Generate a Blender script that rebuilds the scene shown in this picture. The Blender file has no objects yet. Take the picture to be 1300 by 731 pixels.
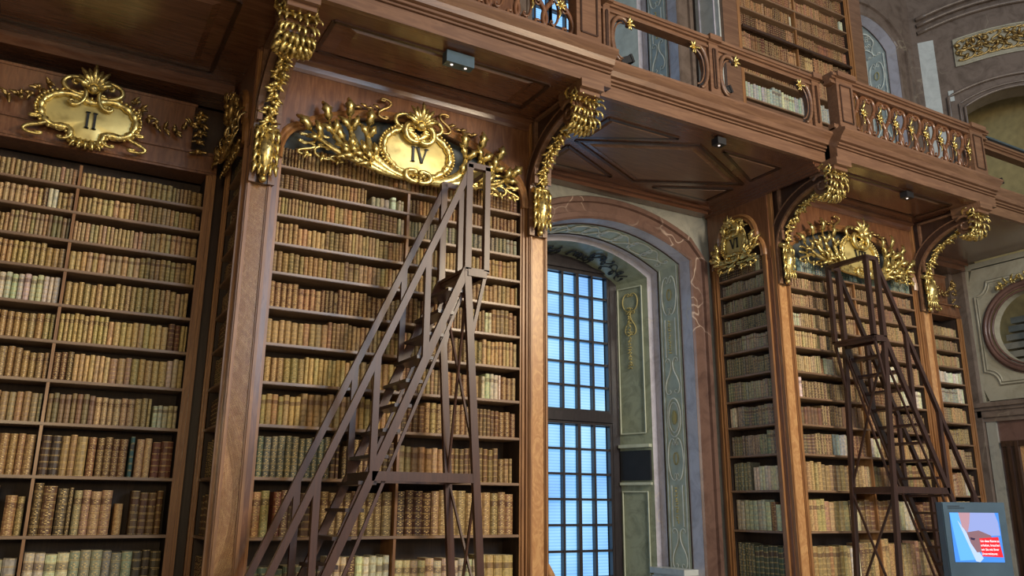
import bpy, math, random
from mathutils import Vector, Matrix
PI = math.pi
C = bpy.context.scene.collection
sc = bpy.context.scene
# ------------------------------------------------------------------ camera
cam_data = bpy.data.cameras.new('camera')
cam = bpy.data.objects.new('camera', cam_data)
C.objects.link(cam)
YAW, PIT, ROL, FPX = 0.516707, 0.26199, 0.0074678, 1037.9
_f = Vector((math.sin(YAW)*math.cos(PIT), math.cos(YAW)*math.cos(PIT), math.sin(PIT)))
_r = Vector((math.cos(YAW), -math.sin(YAW), 0))
_u = _r.cross(_f)
_R = _r*math.cos(ROL) + _u*math.sin(ROL)
_U = -_r*math.sin(ROL) + _u*math.cos(ROL)
cam.matrix_world = Matrix(((_R.x, _U.x, -_f.x, 0), (_R.y, _U.y, -_f.y, 0), (_R.z, _U.z, -_f.z, 0), (0, 0, 0, 1)))
cam_data.sensor_width = 36.0
cam_data.lens = 36.0*FPX/1300.0
cam_data.clip_end = 200
sc.camera = cam
# ------------------------------------------------------------------ world, lights, exposure
W = bpy.data.worlds.new('world'); sc.world = W; W.use_nodes = True
W.node_tree.nodes['Background'].inputs[0].default_value = (0.86, 0.80, 0.74, 1)
W.node_tree.nodes['Background'].inputs[1].default_value = 0.22
sc.view_settings.view_transform = 'Standard'
sc.view_settings.look = 'None'
sc.view_settings.gamma = 1
sc.view_settings.exposure = 0.18
def area(name, loc, tgt, sx, sy, power, col):
    l = bpy.data.lights.new(name, 'AREA'); l.shape = 'RECTANGLE'; l.size = sx; l.size_y = sy
    l.energy = power; l.color = col
    o = bpy.data.objects.new(name, l); C.objects.link(o); o.location = loc
    o.rotation_euler = (Vector(tgt)-Vector(loc)).to_track_quat('-Z', 'Y').to_euler()
    return o
area('hall_window_light', (7.5, -9, 6.5), (8, 7.5, 1.5), 3.0, 7.0, 850, (0.66, 0.82, 1.0))
area('hall_window_light_left', (-9, -9, 4.5), (8.8, 9, 3.0), 3.0, 7.0, 1350, (0.50, 0.74, 1.0))
area('warm_key_light', (8.5, -1.5, 5.0), (5.5, 8, 1.5), 2.0, 2.0, 620, (1.0, 0.80, 0.54))  # unseen warm key light, added to light the cases from front right
area('warm_fill_left', (-0.8, -4.0, 1.6), (0.3, 9, 1.9), 1.2, 1.2, 190, (1.0, 0.80, 0.48))  # unseen warm fill light, added to brighten the books of bookcase II

H = -1.6          # floor level, the camera stands at 0
D = 8.0
S = [3.375, 3.12, 2.845, 2.54, 2.235, 1.875, 1.51, 1.13, .72, .228, -.315, -.95]
SOF = 4.62
# ------------------------------------------------------------------ materials
def new_mat(name):
    m = bpy.data.materials.new(name); m.use_nodes = True
    nt = m.node_tree; b = nt.nodes['Principled BSDF']
    return m, nt, b
def N(nt, t, **kw):
    n = nt.nodes.new(t)
    for k, v in kw.items(): setattr(n, k, v)
    return n
def ramp(nt, fac, cols):
    r = N(nt, 'ShaderNodeValToRGB')
    e = r.color_ramp.elements
    while len(e) < len(cols): e.new(0.5)
    for i, (p, c) in enumerate(cols):
        e[i].position = p; e[i].color = (*c, 1)
    nt.links.new(fac, r.inputs[0]); return r
def coords(nt, scale, rot=(0, 0, 0)):
    tc = N(nt, 'ShaderNodeTexCoord'); mp = N(nt, 'ShaderNodeMapping')
    mp.inputs['Scale'].default_value = scale; mp.inputs['Rotation'].default_value = rot
    nt.links.new(tc.outputs['Object'], mp.inputs[0]); return mp.outputs[0]
def bump(nt, b, h, strength=.3, dist=.01):
    bp = N(nt, 'ShaderNodeBump'); bp.inputs['Strength'].default_value = strength
    bp.inputs['Distance'].default_value = dist
    nt.links.new(h, bp.inputs['Height']); nt.links.new(bp.outputs[0], b.inputs['Normal'])
def wood(name, c1, c2, scale=(9, 9, .9), rot=(0, 0, 0), rough=.35, coat=.3, dist=2.0):
    m, nt, b = new_mat(name)
    co = coords(nt, scale, rot)
    n1 = N(nt, 'ShaderNodeTexNoise'); n1.inputs['Scale'].default_value = 1.6; n1.inputs['Detail'].default_value = 6
    n1.inputs['Distortion'].default_value = dist
    nt.links.new(co, n1.inputs['Vector'])
    r = ramp(nt, n1.outputs[0], [(.25, c1), (.5, tuple((a+d)/2 for a, d in zip(c1, c2))), (.62, c2), (.8, tuple(a*.8 for a in c1))])
    nt.links.new(r.outputs[0], b.inputs['Base Color'])
    n2 = N(nt, 'ShaderNodeTexNoise'); n2.inputs['Scale'].default_value = 1.3; n2.inputs['Detail'].default_value = 2
    nt.links.new(coords(nt, (1, 1, 1)), n2.inputs['Vector'])
    mr = N(nt, 'ShaderNodeMapRange'); mr.inputs[3].default_value = rough*.75; mr.inputs[4].default_value = rough*1.3
    nt.links.new(n2.outputs[0], mr.inputs[0]); nt.links.new(mr.outputs[0], b.inputs['Roughness'])
    b.inputs['Coat Weight'].default_value = coat; b.inputs['Coat Roughness'].default_value = .22
    bump(nt, b, n1.outputs[0], .12, .004)
    return m
def plain(name, c, rough=.5, metal=0.0, emit=None, es=0):
    m, nt, b = new_mat(name)
    n1 = N(nt, 'ShaderNodeTexNoise'); n1.inputs['Scale'].default_value = 7; n1.inputs['Detail'].default_value = 4
    nt.links.new(coords(nt, (1, 1, 1)), n1.inputs['Vector'])
    r = ramp(nt, n1.outputs[0], [(.3, tuple(a*.85 for a in c)), (.7, tuple(min(1, a*1.12) for a in c))])
    nt.links.new(r.outputs[0], b.inputs['Base Color'])
    b.inputs['Roughness'].default_value = rough; b.inputs['Metallic'].default_value = metal
    if emit:
        b.inputs['Emission Color'].default_value = (*emit, 1); b.inputs['Emission Strength'].default_value = es
    return m
def gold(name, c1, c2, rough=.34, sc_=14, metal=.85):
    m, nt, b = new_mat(name)
    n1 = N(nt, 'ShaderNodeTexNoise'); n1.inputs['Scale'].default_value = sc_; n1.inputs['Detail'].default_value = 5
    nt.links.new(coords(nt, (1, 1, 1)), n1.inputs['Vector'])
    r = ramp(nt, n1.outputs[0], [(.3, c2), (.5, c1), (.75, tuple(min(1, a*1.1) for a in c1))])
    nt.links.new(r.outputs[0], b.inputs['Base Color'])
    b.inputs['Metallic'].default_value = metal; b.inputs['Roughness'].default_value = rough
    bump(nt, b, n1.outputs[0], .35, .01)
    return m
def marble(name, c1, c2, vein=None, scale=1.4, rough=.28):
    m, nt, b = new_mat(name)
    co = coords(nt, (1, 1, 1))
    n1 = N(nt, 'ShaderNodeTexNoise'); n1.inputs['Scale'].default_value = scale*2; n1.inputs['Detail'].default_value = 9
    n1.inputs['Distortion'].default_value = 1.2; n1.inputs['Roughness'].default_value = .7
    nt.links.new(co, n1.inputs['Vector'])
    r = ramp(nt, n1.outputs[0], [(.3, c1), (.55, c2), (.75, tuple((a*.6+d*.6) for a, d in zip(c1, c2)))])
    out = r.outputs[0]
    if vein:
        v = N(nt, 'ShaderNodeTexVoronoi', feature='DISTANCE_TO_EDGE'); v.inputs['Scale'].default_value = .9
        n3 = N(nt, 'ShaderNodeTexNoise'); n3.inputs['Scale'].default_value = 1.6
        nt.links.new(co, n3.inputs['Vector'])
        ad = N(nt, 'ShaderNodeVectorMath', operation='ADD')
        nt.links.new(co, ad.inputs[0]); nt.links.new(n3.outputs[1], ad.inputs[1]); nt.links.new(ad.outputs[0], v.inputs['Vector'])
        rr = ramp(nt, v.outputs[0], [(0, (1, 1, 1)), (.006, (.5, .5, .5)), (.013, (0, 0, 0))])
        mx = N(nt, 'ShaderNodeMix', data_type='RGBA')
        n4 = N(nt, 'ShaderNodeTexNoise'); n4.inputs['Scale'].default_value = .55; nt.links.new(co, n4.inputs['Vector'])
        gt = N(nt, 'ShaderNodeMapRange'); gt.inputs[1].default_value = .54; gt.inputs[2].default_value = .62; nt.links.new(n4.outputs[0], gt.inputs[0])
        ml = N(nt, 'ShaderNodeMath', operation='MULTIPLY'); nt.links.new(rr.outputs[0], ml.inputs[0]); nt.links.new(gt.outputs[0], ml.inputs[1])
        nt.links.new(ml.outputs[0], mx.inputs[0]); nt.links.new(out, mx.inputs[6]); mx.inputs[7].default_value = (*vein, 1)
        out = mx.outputs[2]
    nt.links.new(out, b.inputs['Base Color'])
    b.inputs['Roughness'].default_value = rough
    return m
def book_mat():
    m, nt, b = new_mat('book_leather')
    L = nt.links.new
    at = N(nt, 'ShaderNodeAttribute'); at.attribute_name = 'Col'
    uv = N(nt, 'ShaderNodeUVMap'); uv.uv_map = 'UV'
    sp = N(nt, 'ShaderNodeSeparateXYZ'); L(uv.outputs[0], sp.inputs[0])
    def M(op, a, bb=None, c=None):
        n = N(nt, 'ShaderNodeMath', operation=op)
        for i, x in enumerate((a, bb, c)):
            if x is None: continue
            if isinstance(x, (int, float)): n.inputs[i].default_value = x
            else: L(x, n.inputs[i])
        return n.outputs[0]
    u, v = sp.outputs[0], sp.outputs[1]
    st = at.outputs['Alpha']
    onsp = M('GREATER_THAN', u, -.5)
    p = M('MULTIPLY', v, 6.0); fr = M('FRACT', p)
    dband = M('ABSOLUTE', M('SUBTRACT', fr, .5))            # .5 at the bands
    line = M('MULTIPLY', M('GREATER_THAN', dband, .40), M('LESS_THAN', dband, .455))
    du = M('ABSOLUTE', M('SUBTRACT', u, .5))
    # tooling ornament in each panel
    pu = M('MULTIPLY', u, 3.0)
    wav = M('MULTIPLY', M('SINE', M('MULTIPLY', fr, 18.8)), M('COSINE', M('MULTIPLY', M('ADD', u, M('MULTIPLY', st, 3)), 12.5)))
    cen = M('LESS_THAN', M('ADD', du, M('MULTIPLY', dband, .9)), .33)
    orn = M('MULTIPLY', M('GREATER_THAN', wav, .15), cen)
    orn = M('MULTIPLY', orn, M('GREATER_THAN', M('FRACT', M('MULTIPLY', st, 7.3)), .35))
    nz = N(nt, 'ShaderNodeTexNoise'); nz.inputs['Scale'].default_value = 28; nz.inputs['Detail'].default_value = 3
    L(coords(nt, (1, 1, 1)), nz.inputs['Vector'])
    worn = M('GREATER_THAN', nz.outputs[0], .40)
    g = M('MULTIPLY', M('MULTIPLY', M('MAXIMUM', line, orn), worn), onsp)
    g = M('MULTIPLY', g, M('LESS_THAN', st, .95))
    # title label in the second panel from the top
    pi_ = M('FLOOR', p)
    lab = M('MULTIPLY', M('COMPARE', pi_, 4.0, .1), M('LESS_THAN', dband, .42))
    lab = M('MULTIPLY', M('MULTIPLY', lab, onsp), M('GREATER_THAN', M('FRACT', M('MULTIPLY', st, 3.7)), .55))
    wearr = ramp(nt, nz.outputs[0], [(.3, (.78, .77, .75)), (.7, (1.45, 1.42, 1.34))])
    mul = N(nt, 'ShaderNodeMix', data_type='RGBA', blend_type='MULTIPLY'); mul.inputs[0].default_value = 1
    L(at.outputs['Color'], mul.inputs[6]); L(wearr.outputs[0], mul.inputs[7])
    mx = N(nt, 'ShaderNodeMix', data_type='RGBA')
    L(M('MULTIPLY', lab, .6), mx.inputs[0]); L(mul.outputs[2], mx.inputs[6]); mx.inputs[7].default_value = (.10, .035, .02, 1)
    mg = N(nt, 'ShaderNodeMix', data_type='RGBA')
    L(M('MULTIPLY', g, .85), mg.inputs[0]); L(mx.outputs[2], mg.inputs[6]); mg.inputs[7].default_value = (.80, .58, .24, 1)
    L(mg.outputs[2], b.inputs['Base Color'])
    L(M('MULTIPLY', g, .35), b.inputs['Metallic'])
    b.inputs['Roughness'].default_value = .5
    hgt = M('MULTIPLY', M('GREATER_THAN', dband, .455), onsp)
    bump(nt, b, M('ADD', hgt, M('MULTIPLY', nz.outputs[0], .3)), .5, .004)
    return m
def emis(name, c, s):
    m, nt, b = new_mat(name)
    b.inputs['Base Color'].default_value = (*[x*.3 for x in c], 1)
    b.inputs['Emission Color'].default_value = (*c, 1); b.inputs['Emission Strength'].default_value = s
    b.inputs['Roughness'].default_value = .2
    return m
def blind_mat():
    m, nt, b = new_mat('backlit_blind')
    tc = N(nt, 'ShaderNodeTexCoord'); sp = N(nt, 'ShaderNodeSeparateXYZ'); nt.links.new(tc.outputs['Object'], sp.inputs[0])
    mm = N(nt, 'ShaderNodeMath', operation='MULTIPLY'); nt.links.new(sp.outputs[2], mm.inputs[0]); mm.inputs[1].default_value = 2*PI/.045
    s = N(nt, 'ShaderNodeMath', operation='SINE'); nt.links.new(mm.outputs[0], s.inputs[0])
    nz = N(nt, 'ShaderNodeTexNoise'); nz.inputs['Scale'].default_value = .9; nt.links.new(tc.outputs['Object'], nz.inputs['Vector'])
    ad = N(nt, 'ShaderNodeMath', operation='MULTIPLY_ADD'); nt.links.new(s.outputs[0], ad.inputs[0]); ad.inputs[1].default_value = .09
    nt.links.new(nz.outputs[0], ad.inputs[2])
    r = ramp(nt, ad.outputs[0], [(.25, (.07, .28, .68)), (.5, (.17, .48, .88)), (.8, (.38, .72, 1.0))])
    nt.links.new(r.outputs[0], b.inputs['Emission Color']); b.inputs['Emission Strength'].default_value = 1.0
    b.inputs['Base Color'].default_value = (.2, .25, .3, 1)
    return m
M_ = dict(
    frame=wood('walnut_frame', (.20, .085, .03), (.36, .17, .06), rough=.36),
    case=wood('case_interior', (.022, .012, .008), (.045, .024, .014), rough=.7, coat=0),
    shelf=wood('shelf_wood', (.17, .095, .055), (.30, .18, .10), scale=(.9, 9, 9), rough=.42),
    pil=wood('pilaster_veneer', (.40, .175, .06), (.60, .33, .13), scale=(5, 5, 3), rot=(0, .6, 0), rough=.33, coat=.6, dist=3),
    ven=wood('arch_veneer', (.115, .042, .018), (.22, .095, .042), scale=(8, 8, 1.2), rot=(0, .55, 0), rough=.3, coat=.5),
    sof=wood('soffit_wood', (.095, .036, .018), (.17, .072, .036), scale=(1.0, 8, 8), rough=.24, coat=.8),
    groove=wood('dark_moulding', (.03, .012, .006), (.06, .025, .012), scale=(1, 6, 6), rough=.35),
    fas=wood('fascia_wood', (.130, .062, .034), (.215, .112, .062), scale=(.8, 8, 8), rough=.34),
    dark=wood('dark_walnut', (.030, .013, .008), (.055, .025, .014), rough=.4),
    lad=wood('ladder_wood', (.048, .016, .009), (.078, .027, .014), rough=.40, coat=.12),
    lad2=wood('ladder_wood_dark', (.028, .013, .010), (.05, .022, .016), rough=.34),
    gold=gold('gilding', (.80, .62, .23), (.13, .075, .02), .30, 26),
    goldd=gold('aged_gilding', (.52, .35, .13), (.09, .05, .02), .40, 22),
    plaq=gold('gilded_plaque', (.66, .53, .20), (.44, .34, .12), .42, 7, .45),
    ink=plain('black_paint', (.012, .012, .012), .5),
    grille=plain('grey_backing', (.075, .085, .085), .6),
    mauve=marble('mauve_marble', (.40, .36, .39), (.58, .55, .60), (.62, .56, .5)),
    red=marble('red_brown_marble', (.085, .046, .036), (.165, .095, .072), (.5, .38, .3)),
    olive=marble('olive_marble', (.17, .19, .13), (.32, .35, .25)),
    grey=marble('grey_marble', (.22, .22, .19), (.36, .34, .28)),
    pbrown=marble('brown_marble', (.10, .070, .052), (.19, .14, .11), (.34, .28, .2)),
    paint=plain('pale_painted_plaster', (.52, .55, .42), .45),
    paint2=plain('pale_blue_plaster', (.46, .52, .50), .6),
    scroll=plain('scroll_paint', (.76, .78, .70), .5),
    ochre=plain('ochre_paint', (.46, .38, .14), .6),
    blackscroll=plain('black_scroll_paint', (.03, .03, .03), .6),
    stone=marble('cream_stucco', (.30, .265, .185), (.42, .38, .28), None, 1),
    yel=plain('yellow_plaster', (.46, .36, .16), .7),
    pale=marble('pale_marble', (.42, .44, .42), (.56, .58, .55)),
    book=book_mat(), blind=blind_mat(),
    winwood=wood('window_wood', (.018, .014, .016), (.035, .026, .028), rough=.35),
    steel=plain('grey_steel', (.07, .11, .14), .4, .3),
    blackp=plain('black_plastic', (.02, .02, .022), .4),
    bulb=emis('lamp_bulb', (1, .85, .75), 1.2),
    floor=marble('floor_marble', (.34, .30, .25), (.50, .45, .38), None, .8, .25),
    redm=marble('red_marble', (.095, .048, .038), (.165, .09, .07), (.4, .25, .2)),
    plaster=plain('hall_plaster', (.35, .31, .26), .8),
)
# ------------------------------------------------------------------ mesh helpers
def Tid(u, v, z): return (u, v, z)
def Tfront(cx, yf): return lambda u, v, z: (cx+u, yf+v, z)
def Tside(cy, xf): return lambda u, v, z: (xf+v, cy-u, z)            # faces -X
def Tright(cy, xf): return lambda u, v, z: (xf-v, cy+u, z)           # faces +X
class MB:
    def __init__(s, T=Tid): s.v = []; s.f = []; s.col = []; s.uv = []; s.T = T; s.smooth = []
    def vert(s, p): s.v.append(s.T(*p)); return len(s.v)-1
    def face(s, idx, col=None, uv=None, sm=False): s.f.append(tuple(idx)); s.col.append(col); s.uv.append(uv); s.smooth.append(sm)
    def poly(s, pts, **k): s.face([s.vert(p) for p in pts], **k)
    def box(s, x0, x1, y0, y1, z0, z1, sk=0):
        i = [s.vert(p) for p in ((x0, y0, z0), (x1, y0, z0), (x1, y1, z0), (x0, y1, z0), (x0, y0, z1), (x1, y0, z1), (x1, y1, z1), (x0, y1, z1))]
        for q in ((0, 3, 2, 1), (4, 5, 6, 7), (0, 1, 5, 4), (1, 2, 6, 5), (2, 3, 7, 6), (3, 0, 4, 7)): s.face([i[k] for k in q])
    def prism(s, poly, a, b, ax='y'):
        # poly of (p,q): 'y' -> (x,z) extruded along y ; 'x' -> (y,z) along x ; 'z' -> (x,y) along z
        def mk(p, q, t): return (p, t, q) if ax == 'y' else ((t, p, q) if ax == 'x' else (p, q, t))
        A = [s.vert(mk(p, q, a)) for p, q in poly]; B = [s.vert(mk(p, q, b)) for p, q in poly]
        n = len(poly)
        s.face(A); s.face(B[::-1])
        for i in range(n): s.face((A[i], B[i], B[(i+1) % n], A[(i+1) % n]))
    def strip(s, P, Q, sm=False, thick=None):
        a = [s.vert(p) for p in P]; b = [s.vert(q) for q in Q]
        for i in range(len(P)-1): s.face((a[i], a[i+1], b[i+1], b[i]), sm=sm)
    def bar(s, p, q, w, d, side=(0, 1, 0)):
        p = Vector(p); q = Vector(q); a = (q-p).normalized(); sd = Vector(side); sd = (sd-a*sd.dot(a)).normalized(); n = a.cross(sd)
        i = []
        for c in (p, q):
            for (e, g) in ((-1, -1), (1, -1), (1, 1), (-1, 1)): i.append(s.vert(tuple(c+sd*w/2*e+n*d/2*g)))
        for k in ((0, 1, 2, 3), (7, 6, 5, 4), (0, 4, 5, 1), (1, 5, 6, 2), (2, 6, 7, 3), (3, 7, 4, 0)): s.face([i[j] for j in k])
    def sweep(s, pts, rad, n=6, closed=False, flat=1.0, up=None):
        P = [Vector(p) for p in pts]; m = len(P)
        if not hasattr(rad, '__len__'): rad = [rad]*m
        up = Vector(up or (0, 1, 0)); rings = []
        for i in range(m):
            a = P[(i+1) % m] if (closed or i < m-1) else P[i]; b = P[i-1] if (closed or i > 0) else P[i]
            t = (a-b); t = t.normalized() if t.length > 1e-9 else Vector((1, 0, 0))
            sd = t.cross(up); sd = sd.normalized() if sd.length > 1e-6 else Vector((1, 0, 0))
            nn = sd.cross(t).normalized()
            rings.append([s.vert(tuple(P[i]+(sd*math.cos(2*PI*k/n)+nn*math.sin(2*PI*k/n)*flat)*max(rad[i], 1e-4))) for k in range(n)])
        for i in range(m if closed else m-1):
            A = rings[i]; B = rings[(i+1) % m]
            for k in range(n): s.face((A[k], A[(k+1) % n], B[(k+1) % n], B[k]), sm=True)
        if not closed: s.face(rings[0][::-1]); s.face(rings[-1])
    def profile(s, pts, prof, closed=False, flip=1, out=None):
        """profile (a: outward in plane, v: depth) swept along in-plane polyline pts [(u,z)]"""
        m = len(pts); rings = []
        for i in range(m):
            a = pts[min(i+1, m-1)]; b = pts[max(i-1, 0)]
            tx, tz = a[0]-b[0], a[1]-b[1]; L = math.hypot(tx, tz) or 1; nx, nz = -tz/L*flip, tx/L*flip
            rings.append([s.vert((pts[i][0]+nx*pa, pv, pts[i][1]+nz*pa)) for pa, pv in prof])
        k = len(prof)
        for i in range(m-1):
            for j in range(k-1): s.face((rings[i][j], rings[i+1][j], rings[i+1][j+1], rings[i][j+1]))
        s.face(rings[0]); s.face(rings[-1][::-1])
    def ball(s, c, r, n=6, m=4, sc_=(1, 1, 1)):
        rings = []
        for i in range(1, m):
            th = PI*i/m
            rings.append([s.vert((c[0]+r*sc_[0]*math.sin(th)*math.cos(2*PI*k/n), c[1]+r*sc_[1]*math.sin(th)*math.sin(2*PI*k/n), c[2]+r*sc_[2]*math.cos(th))) for k in range(n)])
        t = s.vert((c[0], c[1], c[2]+r*sc_[2])); b = s.vert((c[0], c[1], c[2]-r*sc_[2]))
        for k in range(n): s.face((t, rings[0][k], rings[0][(k+1) % n]), sm=True); s.face((b, rings[-1][(k+1) % n], rings[-1][k]), sm=True)
        for i in range(m-2):
            for k in range(n): s.face((rings[i][k], rings[i+1][k], rings[i+1][(k+1) % n], rings[i][(k+1) % n]), sm=True)
    def leaf(s, base, d, n, L, w, curl=.4):
        """ridged leaf from base along d, bulging along n"""
        base = Vector(base); d = Vector(d).normalized(); n = Vector(n); n = (n-d*n.dot(d)); n = n.normalized() if n.length > 1e-6 else Vector((0, -1, 0)); sd = d.cross(n)
        K = 6; rows = []
        for i in range(K+1):
            t = i/K; c = base+d*L*t+n*L*curl*math.sin(t*PI*.9)*.5; ww = w*math.sin(PI*min(.97, .12+t*.88))**.7
            if i < K: ww *= (.7, 1.15, .78, 1.2, .75, 1.0)[i]
            rows.append((s.vert(tuple(c-sd*ww/2)), s.vert(tuple(c+n*w*.20)), s.vert(tuple(c+sd*ww/2)), s.vert(tuple(c-n*w*.10))))
        for i in range(K):
            A, B = rows[i], rows[i+1]
            for j in range(4): s.face((A[j], A[(j+1) % 4], B[(j+1) % 4], B[j]), sm=True)
        s.face(rows[-1]); s.face(rows[0][::-1])
BASE = {}
def build(mb, name, mat, parent=None, base=None, label=None, kind=None):
    me = bpy.data.meshes.new(name)
    off = BASE.get(parent.name, (0, 0, 0)) if parent else (base or (0, 0, 0))
    me.from_pydata([(x-off[0], y-off[1], z-off[2]) for x, y, z in mb.v], [], mb.f)
    if any(mb.smooth): me.polygons.foreach_set('use_smooth', mb.smooth)
    if any(c is not None for c in mb.col):
        ca = me.color_attributes.new('Col', 'FLOAT_COLOR', 'CORNER'); ul = me.uv_layers.new(name='UV')
        cs = []; us = []
        for f, c, uv in zip(mb.f, mb.col, mb.uv):
            for k in range(len(f)):
                cs.extend(c); us.extend(uv[k] if uv else (-1, -1))
        ca.data.foreach_set('color', cs); ul.data.foreach_set('uv', us)
    me.materials.append(M_[mat] if isinstance(mat, str) else mat)
    o = bpy.data.objects.new(name, me); C.objects.link(o)
    if parent: o.parent = parent; BASE[o.name] = off
    else: o.location = off; BASE[o.name] = off
    if label: o['label'] = label
    if kind: o['kind'] = kind
    return o
def thing(name, label, cat, loc, group=None):
    o = bpy.data.objects.new(name, None); C.objects.link(o); o.location = loc
    o.empty_display_size = .1
    o['label'] = label; o['category'] = cat
    if group: o['group'] = group
    BASE[o.name] = loc
    return o
def tag(o, label, cat, group=None, kind=None):
    o['label'] = label; o['category'] = cat
    if group: o['group'] = group
    if kind: o['kind'] = kind
    return o
def struct(mb, name, mat, base=None): return build(mb, name, mat, base=base, kind='structure')
# ------------------------------------------------------------------ ornament helpers
def scroll(kind='C', n=46, A=48, B=2.2, p=3.0):
    """polyline of a C or S scroll fitted to the unit box, [(x,z)]"""
    pts = [(0, 0)]; th = 0; x = z = 0
    for i in range(n):
        s_ = (i+.5)/n; q = 2*s_-1
        k = A*abs(q)**p+B
        if kind == 'S' and q > 0: k = -k
        th += k/n; x += math.cos(th)/n; z += math.sin(th)/n; pts.append((x, z))
    # rotate so that the chord between ends is vertical
    dx, dz = pts[-1][0]-pts[0][0], pts[-1][1]-pts[0][1]; a = PI/2-math.atan2(dz, dx)
    pts = [(x*math.cos(a)-z*math.sin(a), x*math.sin(a)+z*math.cos(a)) for x, z in pts]
    x0 = min(p[0] for p in pts); x1 = max(p[0] for p in pts); z0 = min(p[1] for p in pts); z1 = max(p[1] for p in pts)
    return [((x-x0)/(x1-x0), (z-z0)/(z1-z0)) for x, z in pts]
SC, SS = scroll('C'), scroll('S')
def put_scroll(mb, kind, u0, u1, z0, z1, v, r, n=5, flat=1.0, taper=.55):
    P = SC if kind == 'C' else SS; m = len(P)
    pts = [(u0+(u1-u0)*x, v, z0+(z1-z0)*z) for x, z in P]
    rad = [r*(taper+(1-taper)*math.sin(PI*i/(m-1))) for i in range(m)]
    mb.sweep(pts, rad, n, flat=flat)
def bez(p0, p1, p2, n=8):
    return [tuple((1-t)**2*a+2*t*(1-t)*b+t*t*c for a, b, c in zip(p0, p1, p2)) for t in [i/n for i in range(n+1)]]
def garland(mb, pts, size, seed, step=None, out=(0, -1, 0), spread=1.0):
    rnd = random.Random(seed); out = Vector(out)
    P = [Vector(p) for p in pts]; tot = sum((P[i+1]-P[i]).length for i in range(len(P)-1)); step = step or size*.8
    k = max(2, int(tot/step)); seglen = tot/k; acc = 0; i = 0; cur = P[0].copy()
    for q in range(k+1):
        d = q*seglen; a = 0
        for j in range(len(P)-1):
            L = (P[j+1]-P[j]).length
            if a+L >= d-1e-6: c = P[j].lerp(P[j+1], (d-a)/L if L else 0); t = (P[j+1]-P[j]).normalized(); break
            a += L
        sd = t.cross(out).normalized()
        for e in range(4):
            dr = sd*rnd.choice((-1, 1))*rnd.uniform(.3, 1)*spread+t*rnd.uniform(-.3, 1)+out*rnd.uniform(.1, .7)
            mb.leaf(c+out*size*.05, dr, out, size*rnd.uniform(.6, 1.05), size*rnd.uniform(.32, .5), rnd.uniform(.2, .6))
        mb.ball(tuple(c+out*size*.3+sd*rnd.uniform(-.25, .25)*size), size*rnd.uniform(.16, .26), 6, 4)
def shell(mb, u, v, z, r, a0=-1.25, a1=1.25, n=9):
    for k in range(n):
        a = a0+(a1-a0)*k/(n-1); d = (math.sin(a), 0, math.cos(a)); L = r*(1-.22*abs(a)/1.3)*(1.0 if k % 2 == 0 else .86)
        mb.leaf((u, v, z), (d[0], -.25, d[2]), (0, -1, 0), L, r*.30, .5)
    mb.ball((u, v-.03, z), r*.22, 8, 5)
def numeral(txt, T, u, v, z, h, parent):
    mb = MB(T); x = 0; th = h*.10; w = []
    adv = {'I': h*.36, 'V': h*.80}
    tot = sum(adv[c] for c in txt); x = u-tot/2
    def stroke(p, q, t): # slanted bar in plane
        (x0, z0), (x1, z1) = p, q
        mb.prism([(x0-t/2, z0), (x0+t/2, z0), (x1+t/2, z1), (x1-t/2, z1)], v-.012, v)
    for c in txt:
        a = adv[c]; m = x+a/2; b0 = z-h/2; b1 = z+h/2
        if c == 'I':
            stroke((m, b0), (m, b1), th*1.35)
            for zz in (b0, b1-.012): mb.box(m-h*.12, m+h*.12, v-.012, v, zz, zz+.012)
        else:
            stroke((m, b0), (m-a*.36, b1), th*1.35); stroke((m, b0), (m+a*.36, b1), th*.75)
            for e in (-1, 1): mb.box(m+e*a*.36-h*.12, m+e*a*.36+h*.12, v-.012, v, b1-.012, b1)
        x += a
    return build(mb, 'numeral', 'ink', parent)

# ------------------------------------------------------------------ room shell
mb = MB(); mb.box(-9, 24, -14, 14, H-.2, H); struct(mb, 'floor', 'floor')
mb = MB(); mb.box(-3.4, -3.0, -3.5, 12, H, 12); struct(mb, 'light_block_left', 'dark')  # unseen dark slab, added to keep light off the left bay
mb = MB(); mb.box(-3.0, 5.0, 9.42, 9.6, H, SOF+.4); mb.box(-3.0, 5.5, 9.5, 9.7, SOF+.4, 12); struct(mb, 'wall_back', 'dark')
mb = MB(); mb.box(12.3, 16.5, 9.45, 9.6, H, SOF+.4); struct(mb, 'wall_back_right', 'dark')

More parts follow.
